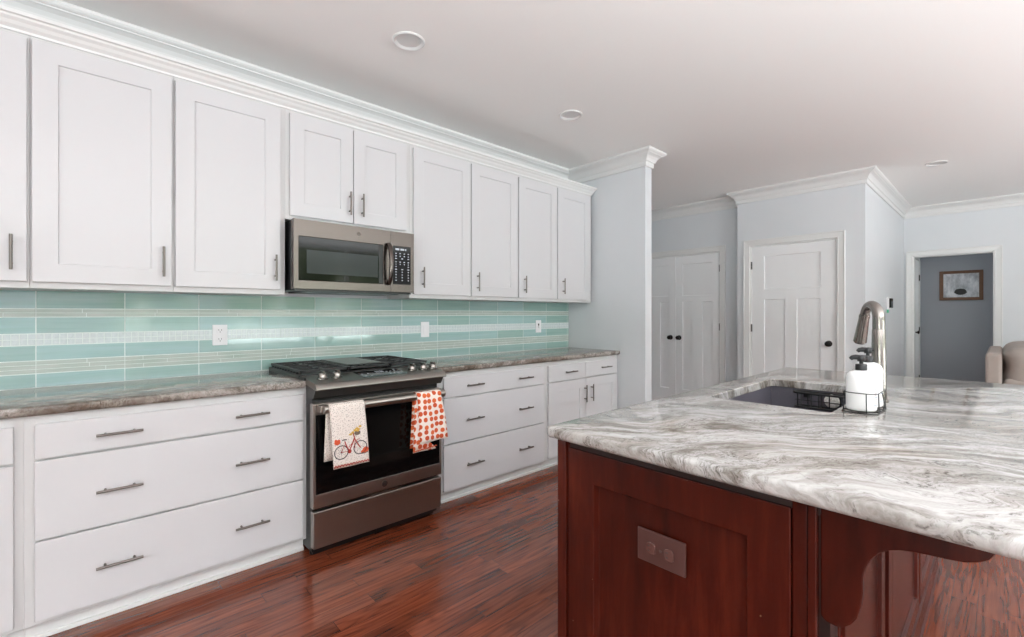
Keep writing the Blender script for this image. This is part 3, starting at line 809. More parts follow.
# ------------------------------------------------------------------ microwave
def microwave():
    t = thing('microwave', 'stainless steel over-the-range microwave with black glass door', 'microwave', (1.247, 2.9, 1.395))
    Y = 2.694
    build('housing', MB().box(0.872, 1.622, 2.735, 3.122, 1.398, 1.797), M['black'], t, bevel=0.003)
    build('vent_grille', MB().box(0.88, 1.615, 2.71, 2.735, 1.392, 1.402).box(0.95, 1.55, 2.76, 3.05, 1.390, 1.399), M['black'], t)
    d = build('door', MB().relief([0.866, 0.893, 1.406, 1.4585], [1.404, 1.452, 1.700, 1.795], {(1, 1): 0.003}, fY(Y), 0.038, 0.001), M['steelm'], t, bevel=0.002)
    g = build('door_glass', MB().box(0.8945, 1.4045, Y + 0.0008, Y + 0.004, 1.4535, 1.6985), M['glass'], d)
    build('window_screen', MB().box(0.937, 1.370, Y - 0.0004, Y + 0.001, 1.493, 1.626), M['mglass'], g)
    build('side_band', MB().box(1.376, 1.404, Y - 0.0003, Y + 0.001, 1.4545, 1.6975), M['black'], g)
    # handle, bowed outwards
    mb = MB(); rings = []
    for i in range(13):
        u = i / 12; z = 1.446 + 0.268 * u; out = 0.012 + 0.040 * math.sin(PI * u) ** 0.6
        y = Y - out; rings.append([(1.424, y + 0.006, z), (1.424, y - 0.004, z), (1.429, y - 0.009, z), (1.445, y - 0.009, z), (1.450, y - 0.004, z), (1.450, y + 0.006, z)])
    mb.rings(rings)
    mb.box(1.427, 1.447, Y - 0.03, Y + 0.001, 1.462, 1.480).box(1.427, 1.447, Y - 0.03, Y + 0.001, 1.680, 1.698)
    build('handle', mb, M['steelm'], d, bevel=0.002, smooth=50)
    e = build('emblem', MB().lathe([(0.0003, 0), (0.0125, 0), (0.0125, 0.0015), (0.0105, 0.002), (0.0003, 0.0014)], (1.244, Y, 1.749), 28, '-y'), M['pull'], d, smooth=40)
    emblem_letters(e, 1.244, Y - 0.0016, 1.749, 0.0105)
    p = build('control_panel', MB().relief([1.4605, 1.474, 1.604, 1.628], [1.404, 1.455, 1.703, 1.795], {(1, 1): 0.002}, fY(Y), 0.038, 0.001), M['steelm'], t, bevel=0.002)
    kp = build('keypad', MB().box(1.4745, 1.6035, Y + 0.0004, Y + 0.004, 1.4555, 1.7025), M['glass'], p)
    mb = MB()
    for a, b in ((1.492, 1.520), (1.528, 1.556), (1.562, 1.570)): build('display_digit', MB().box(a, b, Y - 0.0002, Y + 0.001, 1.676, 1.688), M['keys'], kp)
    for r_, (z, n_, w_) in enumerate([(1.655, 4, 0.010), (1.638, 4, 0.008), (1.622, 3, 0.012), (1.600, 4, 0.010), (1.585, 4, 0.006), (1.570, 2, 0.009), (1.552, 3, 0.014), (1.535, 3, 0.008), (1.517, 3, 0.008), (1.499, 3, 0.008), (1.481, 3, 0.008)]):
        for i in range(n_):
            cx = 1.496 + (0.090 * i / (n_ - 1))
            build('key', MB().box(cx - w_ / 2, cx + w_ / 2, Y - 0.0002, Y + 0.001, z - 0.0028, z + 0.0028), M['keys'], kp)
def emblem_letters(parent, x, y, z, s_):
    """script monogram of the maker's round emblem: a G and an E in a ring"""
    mb = MB()
    arc = lambda cx, cz, r, a0, a1, n=9: [(cx + r * math.cos(R(a0 + (a1 - a0) * i / n)), y, cz + r * math.sin(R(a0 + (a1 - a0) * i / n))) for i in range(n + 1)]
    w_ = s_ * 0.075
    mb.tube(arc(x - s_ * 0.3, z, s_ * 0.34, 50, 340) + [(x - s_ * 0.12, y, z - s_ * 0.05), (x - s_ * 0.3, y, z - s_ * 0.05)], w_, 6)
    mb.tube(arc(x + s_ * 0.33, z + s_ * 0.17, s_ * 0.18, 50, 270) + arc(x + s_ * 0.33, z - s_ * 0.19, s_ * 0.2, 90, 310), w_, 6)
    mb.tube(arc(x, z, s_ * 0.86, 0, 345, 28), w_, 6, closed=True)
    build('monogram', mb, M['dark'], parent)
microwave()

# ------------------------------------------------------------------ range
def oven_range():
    t = thing('range', 'stainless steel slide-in gas range with black grates and oven glass', 'stove', (1.26, 2.75, 0))
    YF = 2.40
    build('body', MB().box(0.876, 1.643, 2.443, 3.10, 0.03, 0.912), M['black'], t, bevel=0.003)
    for x in (0.90, 1.61):
        for y in (2.50, 3.05): build('foot', MB().cyl((x, y, 0.0), (x, y, 0.032), 0.016, n=12), M['black'], t)
    build('plinth', MB().box(0.89, 1.63, 2.47, 2.49, 0.006, 0.06), M['black'], t)
    # storage drawer
    d = build('drawer', MB().box(0.868, 1.645, YF, YF + 0.042, 0.062, 0.250), M['steel'], t, bevel=0.004)
    mb = MB(); mb.hexa([(1.16, YF - 0.001, 0.256), (1.35, YF - 0.001, 0.256), (1.34, YF + 0.02, 0.256), (1.17, YF + 0.02, 0.256), (1.15, YF - 0.003, 0.262), (1.36, YF - 0.003, 0.262), (1.35, YF + 0.02, 0.262), (1.16, YF + 0.02, 0.262)])
    build('drawer_lip', mb, M['steel'], d)
    # oven door
    d = build('oven_door', MB().relief([0.866, 0.880, 1.634, 1.646], [0.268, 0.338, 0.746, 0.802], {(1, 1): 0.003}, fY(YF), 0.042, 0.001), M['steel'], t, bevel=0.002)
    g = build('oven_glass', MB().box(0.881, 1.633, YF + 0.001, YF + 0.005, 0.339, 0.745), M['glass'], d)
    build('oven_window', MB().box(1.02, 1.50, YF + 0.0006, YF + 0.002, 0.42, 0.70), mat('smoked_oven_window', (20, 18, 17), 0.05), g)
    mb = MB().cyl((0.893, 2.338, 0.782), (1.622, 2.338, 0.782), 0.022, n=20)
    for x in (0.902, 1.613):
        mb.box(x - 0.018, x + 0.018, 2.345, YF + 0.001, 0.763, 0.799)
    build('handle', mb, M['steel'], d, bevel=0.003, smooth=50)
    e = build('emblem', MB().lathe([(0.0003, 0), (0.0175, 0), (0.0175, 0.002), (0.015, 0.003), (0.0003, 0.0022)], (1.261, YF, 0.303), 28, '-y'), M['pull'], d, smooth=40)
    emblem_letters(e, 1.261, YF - 0.0024, 0.303, 0.015)
    # vent gap and dark fascia under the control ledge
    fn = lambda a, b, dd: (dd, a, b)
    build('fascia', MB().prism([(2.374, 0.877), (2.405, 0.832), (2.445, 0.826), (2.50, 0.826), (2.50, 0.90)], fn, 0.868, 1.645), mat('dark_steel_fascia', (62, 60, 58), 0.3, 0.25), t)
    # sloped stainless control ledge
    cp = build('control_ledge', MB().prism([(2.352, 0.876), (2.348, 0.881), (2.349, 0.886), (2.356, 0.898), (2.364, 0.907), (2.372, 0.911), (2.555, 0.930), (2.575, 0.930), (2.575, 0.90), (2.50, 0.895), (2.374, 0.877)], fn, 0.864, 1.649), m_brushed('ledge_steel', (150, 146, 140), 0.34, 'x'), t, bevel=0.002)
    zs = lambda y: 0.911 + (y - 2.372) * 0.019 / 0.183
    def onslope(mb, x0, x1, y0, y1, h): mb.hexa([(x0, y0, zs(y0) - .001), (x1, y0, zs(y0) - .001), (x1, y1, zs(y1) - .001), (x0, y1, zs(y1) - .001), (x0, y0, zs(y0) + h), (x1, y0, zs(y0) + h), (x1, y1, zs(y1) + h), (x0, y1, zs(y1) + h)]); return mb
    dp = build('display', onslope(MB(), 1.14, 1.41, 2.40, 2.545, 0.0012), M['glass'], cp)
    mb = MB()
    for x, y in ((1.165, 2.43), (1.165, 2.48), (1.20, 2.43), (1.20, 2.48), (1.32, 2.44), (1.345, 2.44), (1.37, 2.44), (1.32, 2.49), (1.345, 2.49), (1.37, 2.49), (1.385, 2.53)): build('key', onslope(MB(), x - 0.005, x + 0.005, y - 0.004, y + 0.004, 0.0016), M['keys'], dp)
    for x in (1.262, 1.274, 1.290, 1.302): build('display_digit', onslope(MB(), x - 0.0035, x + 0.0035, 2.49, 2.525, 0.0016), M['keys'], dp)
    for x in (0.934, 1.012, 1.470, 1.548, 1.618):
        y = 2.455; z = zs(y)
        k = build('knob', MB().lathe([(0.0005, 0), (0.0290, 0), (0.0290, 0.006), (0.0225, 0.010), (0.0205, 0.028), (0.018, 0.031), (0.0005, 0.031)], (x, y, z), 24), M['nickel'], cp, smooth=40)
        build('knob_grip', MB().box(x - 0.006, x + 0.006, y - 0.021, y + 0.021, z + 0.026, z + 0.044), M['nickel'], k, bevel=0.002)
    # cooktop deck
    ct = build('cooktop', MB().box(0.852, 1.662, 2.565, 3.10, 0.913, 0.9355).box(0.852, 0.8635, 2.49, 2.565, 0.914, 0.930).box(1.6495, 1.661, 2.49, 2.565, 0.914, 0.930), M['black'], t, bevel=0.003)
    for x, y, r_ in ((0.99, 2.74, 0.05), (0.99, 2.97, 0.04), (1.26, 2.86, 0.05), (1.53, 2.74, 0.045), (1.53, 2.97, 0.04)):
        build('burner', MB().lathe([(0.0005, 0), (r_ * 1.25, 0), (r_ * 1.25, 0.004), (r_, 0.006), (r_, 0.014), (r_ * 0.9, 0.018), (0.0005, 0.019)], (x, y, 0.935), 24), M['iron'], ct, smooth=40)
    def grate(x0, x1):
        mb = MB(); y0, y1 = 2.575, 3.09; zt = 0.960; b = 0.006
        for x in (x0 + b, x1 - b): mb.box(x - b, x + b, y0, y1, zt - 0.014, zt)
        for y in (y0 + b, (y0 + y1) / 2, y1 - b): mb.box(x0, x1, y - b, y + b, zt - 0.014, zt)
        cx = (x0 + x1) / 2
        for cy in (y0 + (y1 - y0) * 0.25, y0 + (y1 - y0) * 0.75):
            for k in range(4):
                a = PI / 4 + k * PI / 2 
                p = Vector((cx + 0.028 * math.cos(a), cy + 0.028 * math.sin(a), zt - 0.006)); q = Vector((cx + 0.125 * math.cos(a), cy + 0.115 * math.sin(a), zt - 0.006))
                q.x = max(x0 + b, min(x1 - b, q.x)); mb.cyl(p, q, 0.0058, n=6)
            mb.box(cx - b, cx + b, cy - 0.115, cy - 0.045, zt - 0.012, zt).box(cx - b, cx + b, cy + 0.045, cy + 0.115, zt - 0.012, zt)
            mb.box(x0, cx - 0.045, cy - b, cy + b, zt - 0.012, zt).box(cx + 0.045, x1, cy - b, cy + b, zt - 0.012, zt)
        n_ = 11   # teeth along both long sides
        for k in range(n_):
            y = y0 + 0.02 + (y1 - y0 - 0.04) * k / (n_ - 1)
            for x in (x0 + b, x1 - b): mb.hexa([(x - b, y - 0.007, 0.935), (x + b, y - 0.007, 0.935), (x + b, y + 0.007, 0.935), (x - b, y + 0.007, 0.935), (x - b, y - 0.011, zt - .012), (x + b, y - 0.011, zt - .012), (x + b, y + 0.011, zt - .012), (x - b, y + 0.011, zt - .012)])
        return build('grate', mb, M['iron'], ct, bevel=0.0015)
    grate(0.862, 1.126); grate(1.131, 1.387); grate(1.392, 1.652)
    gp = build('griddle', MB().box(1.150, 1.368, 2.64, 3.05, 0.9595, 0.967), M['greyplate'], ct, bevel=0.003)
oven_range()

# ------------------------------------------------------------------ dish towels over the oven handle
HY, HZ, HR = 2.338, 0.782, 0.022
def towel(name, label, layers, m, group='dish towels on the oven handle'):
    """each layer: list of rows; row = (xl, xr, y, z); surfaces are given thickness"""
    mb = MB(); bm = mb.bm; uvl = bm.loops.layers.uv.new('UVMap')
    N = 14
    for rows, wave, uo in layers:
        dist = 0; grid = []
        for k, (xl, xr, y, z) in enumerate(rows):
            if k: dist += math.hypot(rows[k][2] - rows[k - 1][2], rows[k][3] - rows[k - 1][3])
            line = []
            for i in range(N + 1):
                u = i / N; x = xl + (xr - xl) * u
                v = bm.verts.new((x, y + wave(u, z), z)); line.append((v, u * abs(xr - xl) + uo, dist))
            grid.append(line)
        for a, b in zip(grid, grid[1:]):
            for i in range(N):
                q = (a[i], a[i + 1], b[i + 1], b[i]); f = bm.faces.new([c[0] for c in q])
                for lp, c in zip(f.loops, q): lp[uvl].uv = (c[1], c[2])
    o = build(name, mb, m, recalc=True, smooth=180)
    so = o.modifiers.new('cloth', 'SOLIDIFY'); so.thickness = 0.0026; so.offset = 0
    return tag(o, label, 'towel', group)
def drape(xl0, xr0, xlf, xrf, zf, xlb, xrb, zb, skew=0.0, yf=None, yb=2.372, nf=12):
    rows = []
    yf = HY - HR - 0.003 if yf is None else yf
    for k in range(7): # back, bottom to top
        u = k / 6; rows.append((xlb + (xl0 - xlb) * u, xrb + (xr0 - xrb) * u, yb - 0.012 * u, zb + (HZ - zb) * u))
    for k in range(1, 8):
        a = PI * k / 8; rr = HR + 0.003
        rows.append((xl0, xr0, HY + rr * math.cos(a), HZ + rr * math.sin(a)))
    for k in range(nf + 1):
        u = k / nf; rows.append((xl0 + (xlf - xl0) * u, xr0 + (xrf - xr0) * u, yf - 0.004 * math.sin(PI * u), HZ - (HZ - zf) * u))
    return rows
W1 = lambda u, z: 0.0015 * math.sin(9 * u + 14 * z) * min(1, max(0, (HZ - z) * 8))
rows1 = drape(0.915, 1.100, 0.936, 1.126, 0.478, 0.910, 1.07, 0.508)
tw1 = towel('dish_towel', 'cream dotted dish towel with a red bicycle print on the oven handle', [(rows1, W1, 0)], M['towel1'])
def f1(x, z):   # front surface of the first towel
    u = (HZ - z) / (HZ - 0.478); yf = HY - HR - 0.003 - 0.004 * math.sin(PI * u)
    xl = 0.915 + 0.021 * u; xr = 1.100 + 0.026 * u
    return yf + W1((x - xl) / (xr - xl), z) - 0.0024
def onto(mb, pts, r_):
    mb.tube([(x, f1(x, z), z) for x, z in pts], r_, 5)
def bike(parent):
    circ = lambda cx, cz, r_, n=22: [(cx + r_ * math.cos(2 * PI * i / n), cz + r_ * math.sin(2 * PI * i / n)) for i in range(n + 1)]
    def disc(mb, cx, cz, rx, rz, n=14):
        c = mb.bm.verts.new((cx, f1(cx, cz) - 0.0004, cz)); ring = [mb.bm.verts.new((cx + rx * math.cos(2 * PI * i / n), f1(cx, cz) - 0.0004, cz + rz * math.sin(2 * PI * i / n))) for i in range(n)]
        for i in range(n): mb.bm.faces.new((c, ring[i], ring[(i + 1) % n]))
    off = ORG[parent]
    rw, fw = (0.973, 0.558), (1.074, 0.566)
    mb = MB(); onto(mb, circ(*rw, 0.0345), 0.0024); onto(mb, circ(*fw, 0.0345), 0.0024)
    for c in (rw, fw):
        for k in range(4):
            a = k * PI / 4; onto(mb, [(c[0] + 0.034 * math.cos(a), c[1] + 0.034 * math.sin(a)), (c[0] - 0.034 * math.cos(a), c[1] - 0.034 * math.sin(a))], 0.0004)
    onto(mb, [(0.976, 0.618), (0.985, 0.621), (1.000, 0.619)], 0.003)
    disc(mb, 0.974, 0.558, 0.005, 0.005)
    build('wheel_print', mb, M['navy'], parent)
    mb = MB()
    onto(mb, [(0.990, 0.612), (1.000, 0.585), (1.014, 0.558)], 0.003); onto(mb, [(1.014, 0.558), (1.026, 0.582), (1.040, 0.612)], 0.003); onto(mb, [(1.010, 0.578), (1.030, 0.594), (1.041, 0.618)], 0.0018)
    onto(mb, [(0.973, 0.558), (1.014, 0.558)], 0.0016); onto(mb, [(0.973, 0.558), (0.985, 0.588), (0.997, 0.596)], 0.0016)
    onto(mb, [(1.036, 0.645), (1.046, 0.610), (1.074, 0.566)], 0.003); onto(mb, [(1.046, 0.566), (1.042, 0.590), (1.052, 0.606), (1.07, 0.612)], 0.0018)
    disc(mb, 1.016, 0.556, 0.010, 0.011)
    build('frame_print', mb, M['red'], parent)
    mb = MB(); disc(mb, 0.952, 0.612, 0.016, 0.013); disc(mb, 0.944, 0.620, 0.007, 0.009); disc(mb, 0.960, 0.621, 0.006, 0.006); disc(mb, 1.103, 0.548, 0.017, 0.016); disc(mb, 1.088, 0.540, 0.010, 0.009)
    build('pumpkin_print', mb, M['orange'], parent)
    mb = MB(); disc(mb, 1.058, 0.644, 0.017, 0.012); build('basket_print', mb, M['basketbrown'], parent)
    mb = MB(); onto(mb, [(1.080, 0.532), (1.100, 0.531), (1.116, 0.536)], 0.003); build('grass_print', mb, M['basketbrown'], parent)
    mb = MB()
    for x, z in ((1.044, 0.660), (1.055, 0.668), (1.064, 0.662), (1.072, 0.676), (1.050, 0.655), (1.060, 0.656), (1.033, 0.650), (1.022, 0.642)): disc(mb, x, z, 0.008, 0.006)
    onto(mb, [(1.012, 0.640), (1.026, 0.646), (1.038, 0.645)], 0.002)
    build('flower_print', mb, M['yellow'], parent)
    mb = MB()
    pts = []
    for i in range(25):
        x = 0.938 + 0.186 * i / 24; pts.append((x, 0.487 + (0.006 if i % 2 else -0.002)))
    onto(mb, pts, 0.0034)
    build('scalloped_trim', mb, M['red'], parent)
bike(tw1)
W2 = lambda u, z: 0.006 * math.sin(7.5 * u + 5 * z) * min(1, max(0, (HZ - z) * 6))
rows2 = drape(1.420, 1.585, 1.440, 1.632, 0.512, 1.412, 1.535, 0.475, yb=2.376)
# slanting free corner on the front flap, and a tucked inner fold that shows at the left
fold = [(1.412, 1.45, 2.323, 0.79), (1.408, 1.46, 2.320, 0.70), (1.404, 1.47, 2.319, 0.60), (1.401, 1.50, 2.320, 0.52), (1.399, 1.555, 2.322, 0.462)]
tw2 = towel('dish_towel', 'white dish towel with an orange pumpkin pattern on the oven handle', [(rows2, W2, 0), (fold, lambda u, z: 0.004 * math.sin(6 * u) + 0.002, 0.3)], M['towel2'])
mb = MB(); pts = [(1.400 + 0.155 * i / 20, 2.3175, 0.4675 + (0.004 if i % 2 else 0) + 0.012 * i / 20) for i in range(21)]
mb.tube([(x, y + 0.004 * math.sin(6 * i / 20) + 0.002 - 0.002, z) for i, (x, y, z) in enumerate(pts)], 0.0032, 5)
build('scalloped_trim', mb, M['orange'], tw2)

# ------------------------------------------------------------------ island
IX0, IY0, IY1, IX1 = 1.10, 0.232, 0.957, 3.10
def island():
    t = thing('kitchen_island', 'dark cherry wood kitchen island with panelled end and curved bracket', 'island', (2.1, 0.6, 0))
    cb = MB().box(IX0 + 0.02, 1.90, IY0 + 0.012, IY1, 0.0, 0.8775).box(2.77, IX1, IY0 + 0.012, IY1, 0.0, 0.8775)
    cb.box(1.90, 2.77, IY0 + 0.012, 0.38, 0.0, 0.8775).box(1.90, 2.77, 0.90, IY1, 0.0, 0.8775).box(1.90, 2.77, 0.38, 0.90, 0.0, 0.62)
    build('carcass', cb, M['cherry_dark'], t)
    # panelled end facing the camera
    e = build('end_panel', MB().relief([0.311, 0.399, 0.825, 0.920], [0.0, 0.15, 0.762, 0.852], {(1, 1): 0.019}, fX(IX0), 0.0205, 0.006), M['cherry'], t, bevel=0.002)
    build('corner_strip', MB().box(IX0 - 0.004, IX0 + 0.022, 0.928, 0.962, 0.0, 0.876).box(IX0 + 0.006, IX0 + 0.02, 0.919, 0.929, 0, 0.87), M['cherry'], t, bevel=0.003)
    build('shadow_gap_strip', MB().box(IX0 + 0.008, IX0 + 0.021, 0.26, 0.93, 0.850, 0.877), M['cherry_dark'], t)  # recessed strip coloured dark for the shadow gap under the slab
    build('corner_post', MB().box(IX0 + 0.004, IX0 + 0.10, 0.281, 0.3095, 0.0, 0.876).box(IX0 - 0.003, IX0 + 0.016, 0.2625, 0.2795, 0.0, 0.876).box(IX0 + 0.079, IX0 + 0.10, 0.24, 0.281, 0, 0.876), M['cherry'], t, bevel=0.003)
    # curved bracket under the overhang
    out = [(0.251, 0.8765), (0.251, 0.640)]
    out += [(0.251 - 0.030 + 0.030 * math.cos(R(180 + 90 + 0)) + 0.0, 0.6275)]
    out = [(0.262, 0.8765), (0.262, 0.640), (0.252, 0.632), (0.235, 0.629), (0.222, 0.633), (0.209, 0.645), (0.199, 0.662), (0.192, 0.688), (0.189, 0.715), (0.189, 0.745), (0.185, 0.768), (0.177, 0.788), (0.165, 0.804), (0.150, 0.815), (0.135, 0.821), (0.115, 0.825), (0.095, 0.827), (0.070, 0.829), (0.048, 0.832), (0.030, 0.839), (0.018, 0.848), (0.012, 0.858), (0.010, 0.8765)]
    build('corbel', MB().prism(out, lambda a, b, dd: (dd, a, b), 1.118, 1.178), M['cherry'], t, bevel=0.004)
    # seating side: framed panels facing -Y
    A = [1.19, 1.235, 1.62, 1.665]
    for x0, x1 in ((1.19, 1.665), (1.795, 2.42), (2.46, 3.06)):
        build('back_panel', MB().relief([x0, x0 + 0.05, x1 - 0.05, x1], [0.10, 0.16, 0.80, 0.862], {(1, 1): 0.010}, fY(IY0), 0.0125, 0.004), M['cherry'], t, bevel=0.002)
    for a0, a1 in ((1.700, 1.760), (3.065, 3.10)):
        build('back_stile', MB().box(a0, a1, IY0 - 0.004, IY0 + 0.0125, 0.02, 0.87), M['cherry'], t, bevel=0.002)
    build('base_moulding', MB().prism([(IY0 + 0.012, 0), (IY0 - 0.012, 0), (IY0 - 0.012, 0.008), (IY0 - 0.006, 0.016), (IY0 - 0.004, 0.09), (IY0 + 0.012, 0.095)], lambda a, b, dd: (dd, a, b), 1.20, 3.10), M['cherry'], t)
    # outlet plate in the end panel
    return t
isl = island()
t = thing('wall_outlet', 'brown duplex outlet set sideways in the island end panel', 'outlet', (1.112, 0.614, 0.60))
yc, zc, X = 0.614, 0.645, 1.1115
build('cover_plate', MB().box(X - 0.007, X, yc - 0.068, yc + 0.068, zc - 0.043, zc + 0.043), M['bronze_plate'], t, bevel=0.003)
for dy in (-0.026, 0.026):
    n = 20; mb = MB()
    mb.rings([[(xx, yc + dy + max(-0.0125, min(0.0125, 0.0165 * math.cos(2 * PI * i / n))), zc + 0.0165 * math.sin(2 * PI * i / n)) for i in range(n)] for xx in (X - 0.0065, X - 0.0125)])
    r_ = build('receptacle', mb, M['bronze_face'], t, bevel=0.0015)
    build('slots', MB().box(X - 0.0132, X - 0.012, yc + dy + 0.002, yc + dy + 0.008, zc + 0.005, zc + 0.0075).box(X - 0.0132, X - 0.012, yc + dy + 0.002, yc + dy + 0.008, zc - 0.0075, zc - 0.005), M['dark'], r_)
build('screw', MB().lathe([(0.0003, 0), (0.004, 0), (0.0035, 0.0015), (0.0003, 0.002)], (X - 0.0068, yc, zc), 12, '-x'), M['pull'], t)

slab('island_countertop', 'large white and grey veined granite slab on the kitchen island', 1.066, 3.385, -0.16, 0.985, 0.878, 0.914, 0.014, 'granite', hole=(1.943, 2.715, 0.425, 0.857))

# ------------------------------------------------------------------ sink
def sink():
    t = thing('kitchen_sink', 'dark grey undermount sink set into the island countertop', 'sink', (2.335, 0.64, 0.66))
    mb = MB()
    x0, x1, y0, y1 = 1.945, 2.725, 0.415, 0.867
    L = [[(x, y, 0.8775) for x, y in rrect(x0 - 0.02, x1 + 0.02, y0 - 0.02, y1 + 0.02, 0.03, 5)],
         [(x, y, 0.8775) for x, y in rrect(x0, x1, y0, y1, 0.008, 5)],
         [(x, y, 0.70) for x, y in rrect(x0 + 0.012, x1 - 0.012, y0 + 0.012, y1 - 0.012, 0.012, 5)],
         [(x, y, 0.67) for x, y in rrect(x0 + 0.05, x1 - 0.05, y0 + 0.05, y1 - 0.05, 0.03, 5)],
         [(x, y, 0.665) for x, y in rrect(2.29, 2.38, 0.60, 0.69, 0.044, 5)]]
    mb.rings(L, False, True)
    bmesh.ops.recalc_face_normals(mb.bm, faces=mb.bm.faces)
    o = build('bowl', mb, M['sink'], t, smooth=40)
    so = o.modifiers.new('wall', 'SOLIDIFY'); so.thickness = 0.006; so.offset = -1
    build('drain', MB().lathe([(0.0005, 0.0), (0.043, 0.0), (0.043, 0.004), (0.03, 0.002), (0.0005, 0.002)], (2.335, 0.645, 0.667), 24), M['nickel'], t)
sink()
def sponge_basket():
    t = thing('sponge_basket', 'black wire basket hanging inside the dark sink', 'basket', (2.68, 0.63, 0.79))
    mb = MB(); r_ = 0.0026
    x0, x1, y0, y1, zt, zb = 2.640, 2.700, 0.515, 0.735, 0.868, 0.798
    top = [(x, y, zt) for x, y in rrect(x0, x1, y0, y1, 0.02, 4)]; bot = [(x, y, zb) for x, y in rrect(x0 + 0.004, x1, y0 + 0.006, y1 - 0.006, 0.02, 4)]
    mb.tube(top, 0.0055, 8, closed=True); mb.tube(bot, 0.0055, 8, closed=True)
    for i in range(5):
        y = y0 + 0.02 + (y1 - y0 - 0.04) * i / 4
        mb.tube([(x0, y, zt), (x0 + 0.004, y, zb), (x1, y, zb), (x1, y, zt)], r_, 6)
    mb.tube([(x0 + .002, y0 + .01, (zt + zb) / 2), (x0 + .002, y1 - .01, (zt + zb) / 2)], r_, 6)
    build('wire_frame', mb, M['blackwire'], t, smooth=60)
    for y in (0.56, 0.69): build('suction_mount', MB().box(x1 - 0.002, x1 + 0.008, y - 0.014, y + 0.014, zt - 0.03, zt), M['blackwire'], t, bevel=0.002)
    o = build('scrubber', MB().lathe([(0.0005, -0.016), (0.02, -0.015), (0.03, -0.009), (0.033, 0.0), (0.03, 0.009), (0.02, 0.015), (0.0005, 0.016)], (2.668, 0.575, 0.838), 20, 'x'), M['scrub'], smooth=60)
    tag(o, 'round pale scrubber lying in the black sink basket', 'scrubber')
sponge_basket()

# ------------------------------------------------------------------ faucet
def faucet():
    bx, by = 2.33, 0.345
    t = thing('faucet', 'tall brushed nickel gooseneck faucet behind the soap bottles', 'faucet', (bx, by, 0.914))
    build('body', MB().lathe([(0.0005, 0.0), (0.032, 0.0), (0.032, 0.006), (0.027, 0.010), (0.025, 0.05), (0.0235, 0.20), (0.0222, 0.285), (0.0215, 0.287), (0.0005, 0.288)], (bx, by, 0.914), 28), M['nickel'], t, smooth=40)
    d = Vector((0.827, 0.561)); r_ = 0.055; z0 = 1.2015
    pts = [(bx, by, z0)]
    zc = 1.244
    pts.append((bx, by, zc - 0.01))
    for i in range(0, 15):
        a = R(180 - 167 * i / 14); s_ = r_ + r_ * math.cos(a)
        pts.append((bx + d.x * s_, by + d.y * s_, zc + r_ * math.sin(a)))
    rr = [0.0205, 0.0205] + [0.0205 - 0.004 * i / 14 for i in range(15)]
    build('spout', MB().tube(pts, rr, 20), M['nickel'], t, smooth=60)
    p = Vector(pts[-1]); q = Vector(pts[-2]); dr = (p - q).normalized()
    h = build('spray_head', MB().tube([p - dr * 0.004, p + dr * 0.004, p + dr * 0.012, p + dr * 0.03, p + dr * 0.118, p + dr * 0.121], [0.0185, 0.020, 0.0185, 0.0195, 0.0245, 0.022], 20), M['nickel'], t, smooth=40)
    e = p + dr * 0.122
    build('nozzle', MB().tube([e - dr * 0.002, e + dr * 0.003], [0.019, 0.018], 16), M['dark'], h)
    build('lever', MB().tube([(bx + 0.02, by + 0.002, 1.00), (bx + 0.05, by + 0.006, 1.005), (bx + 0.11, by + 0.014, 1.02)], [0.011, 0.008, 0.005], 12), M['nickel'], t, smooth=60)
faucet()

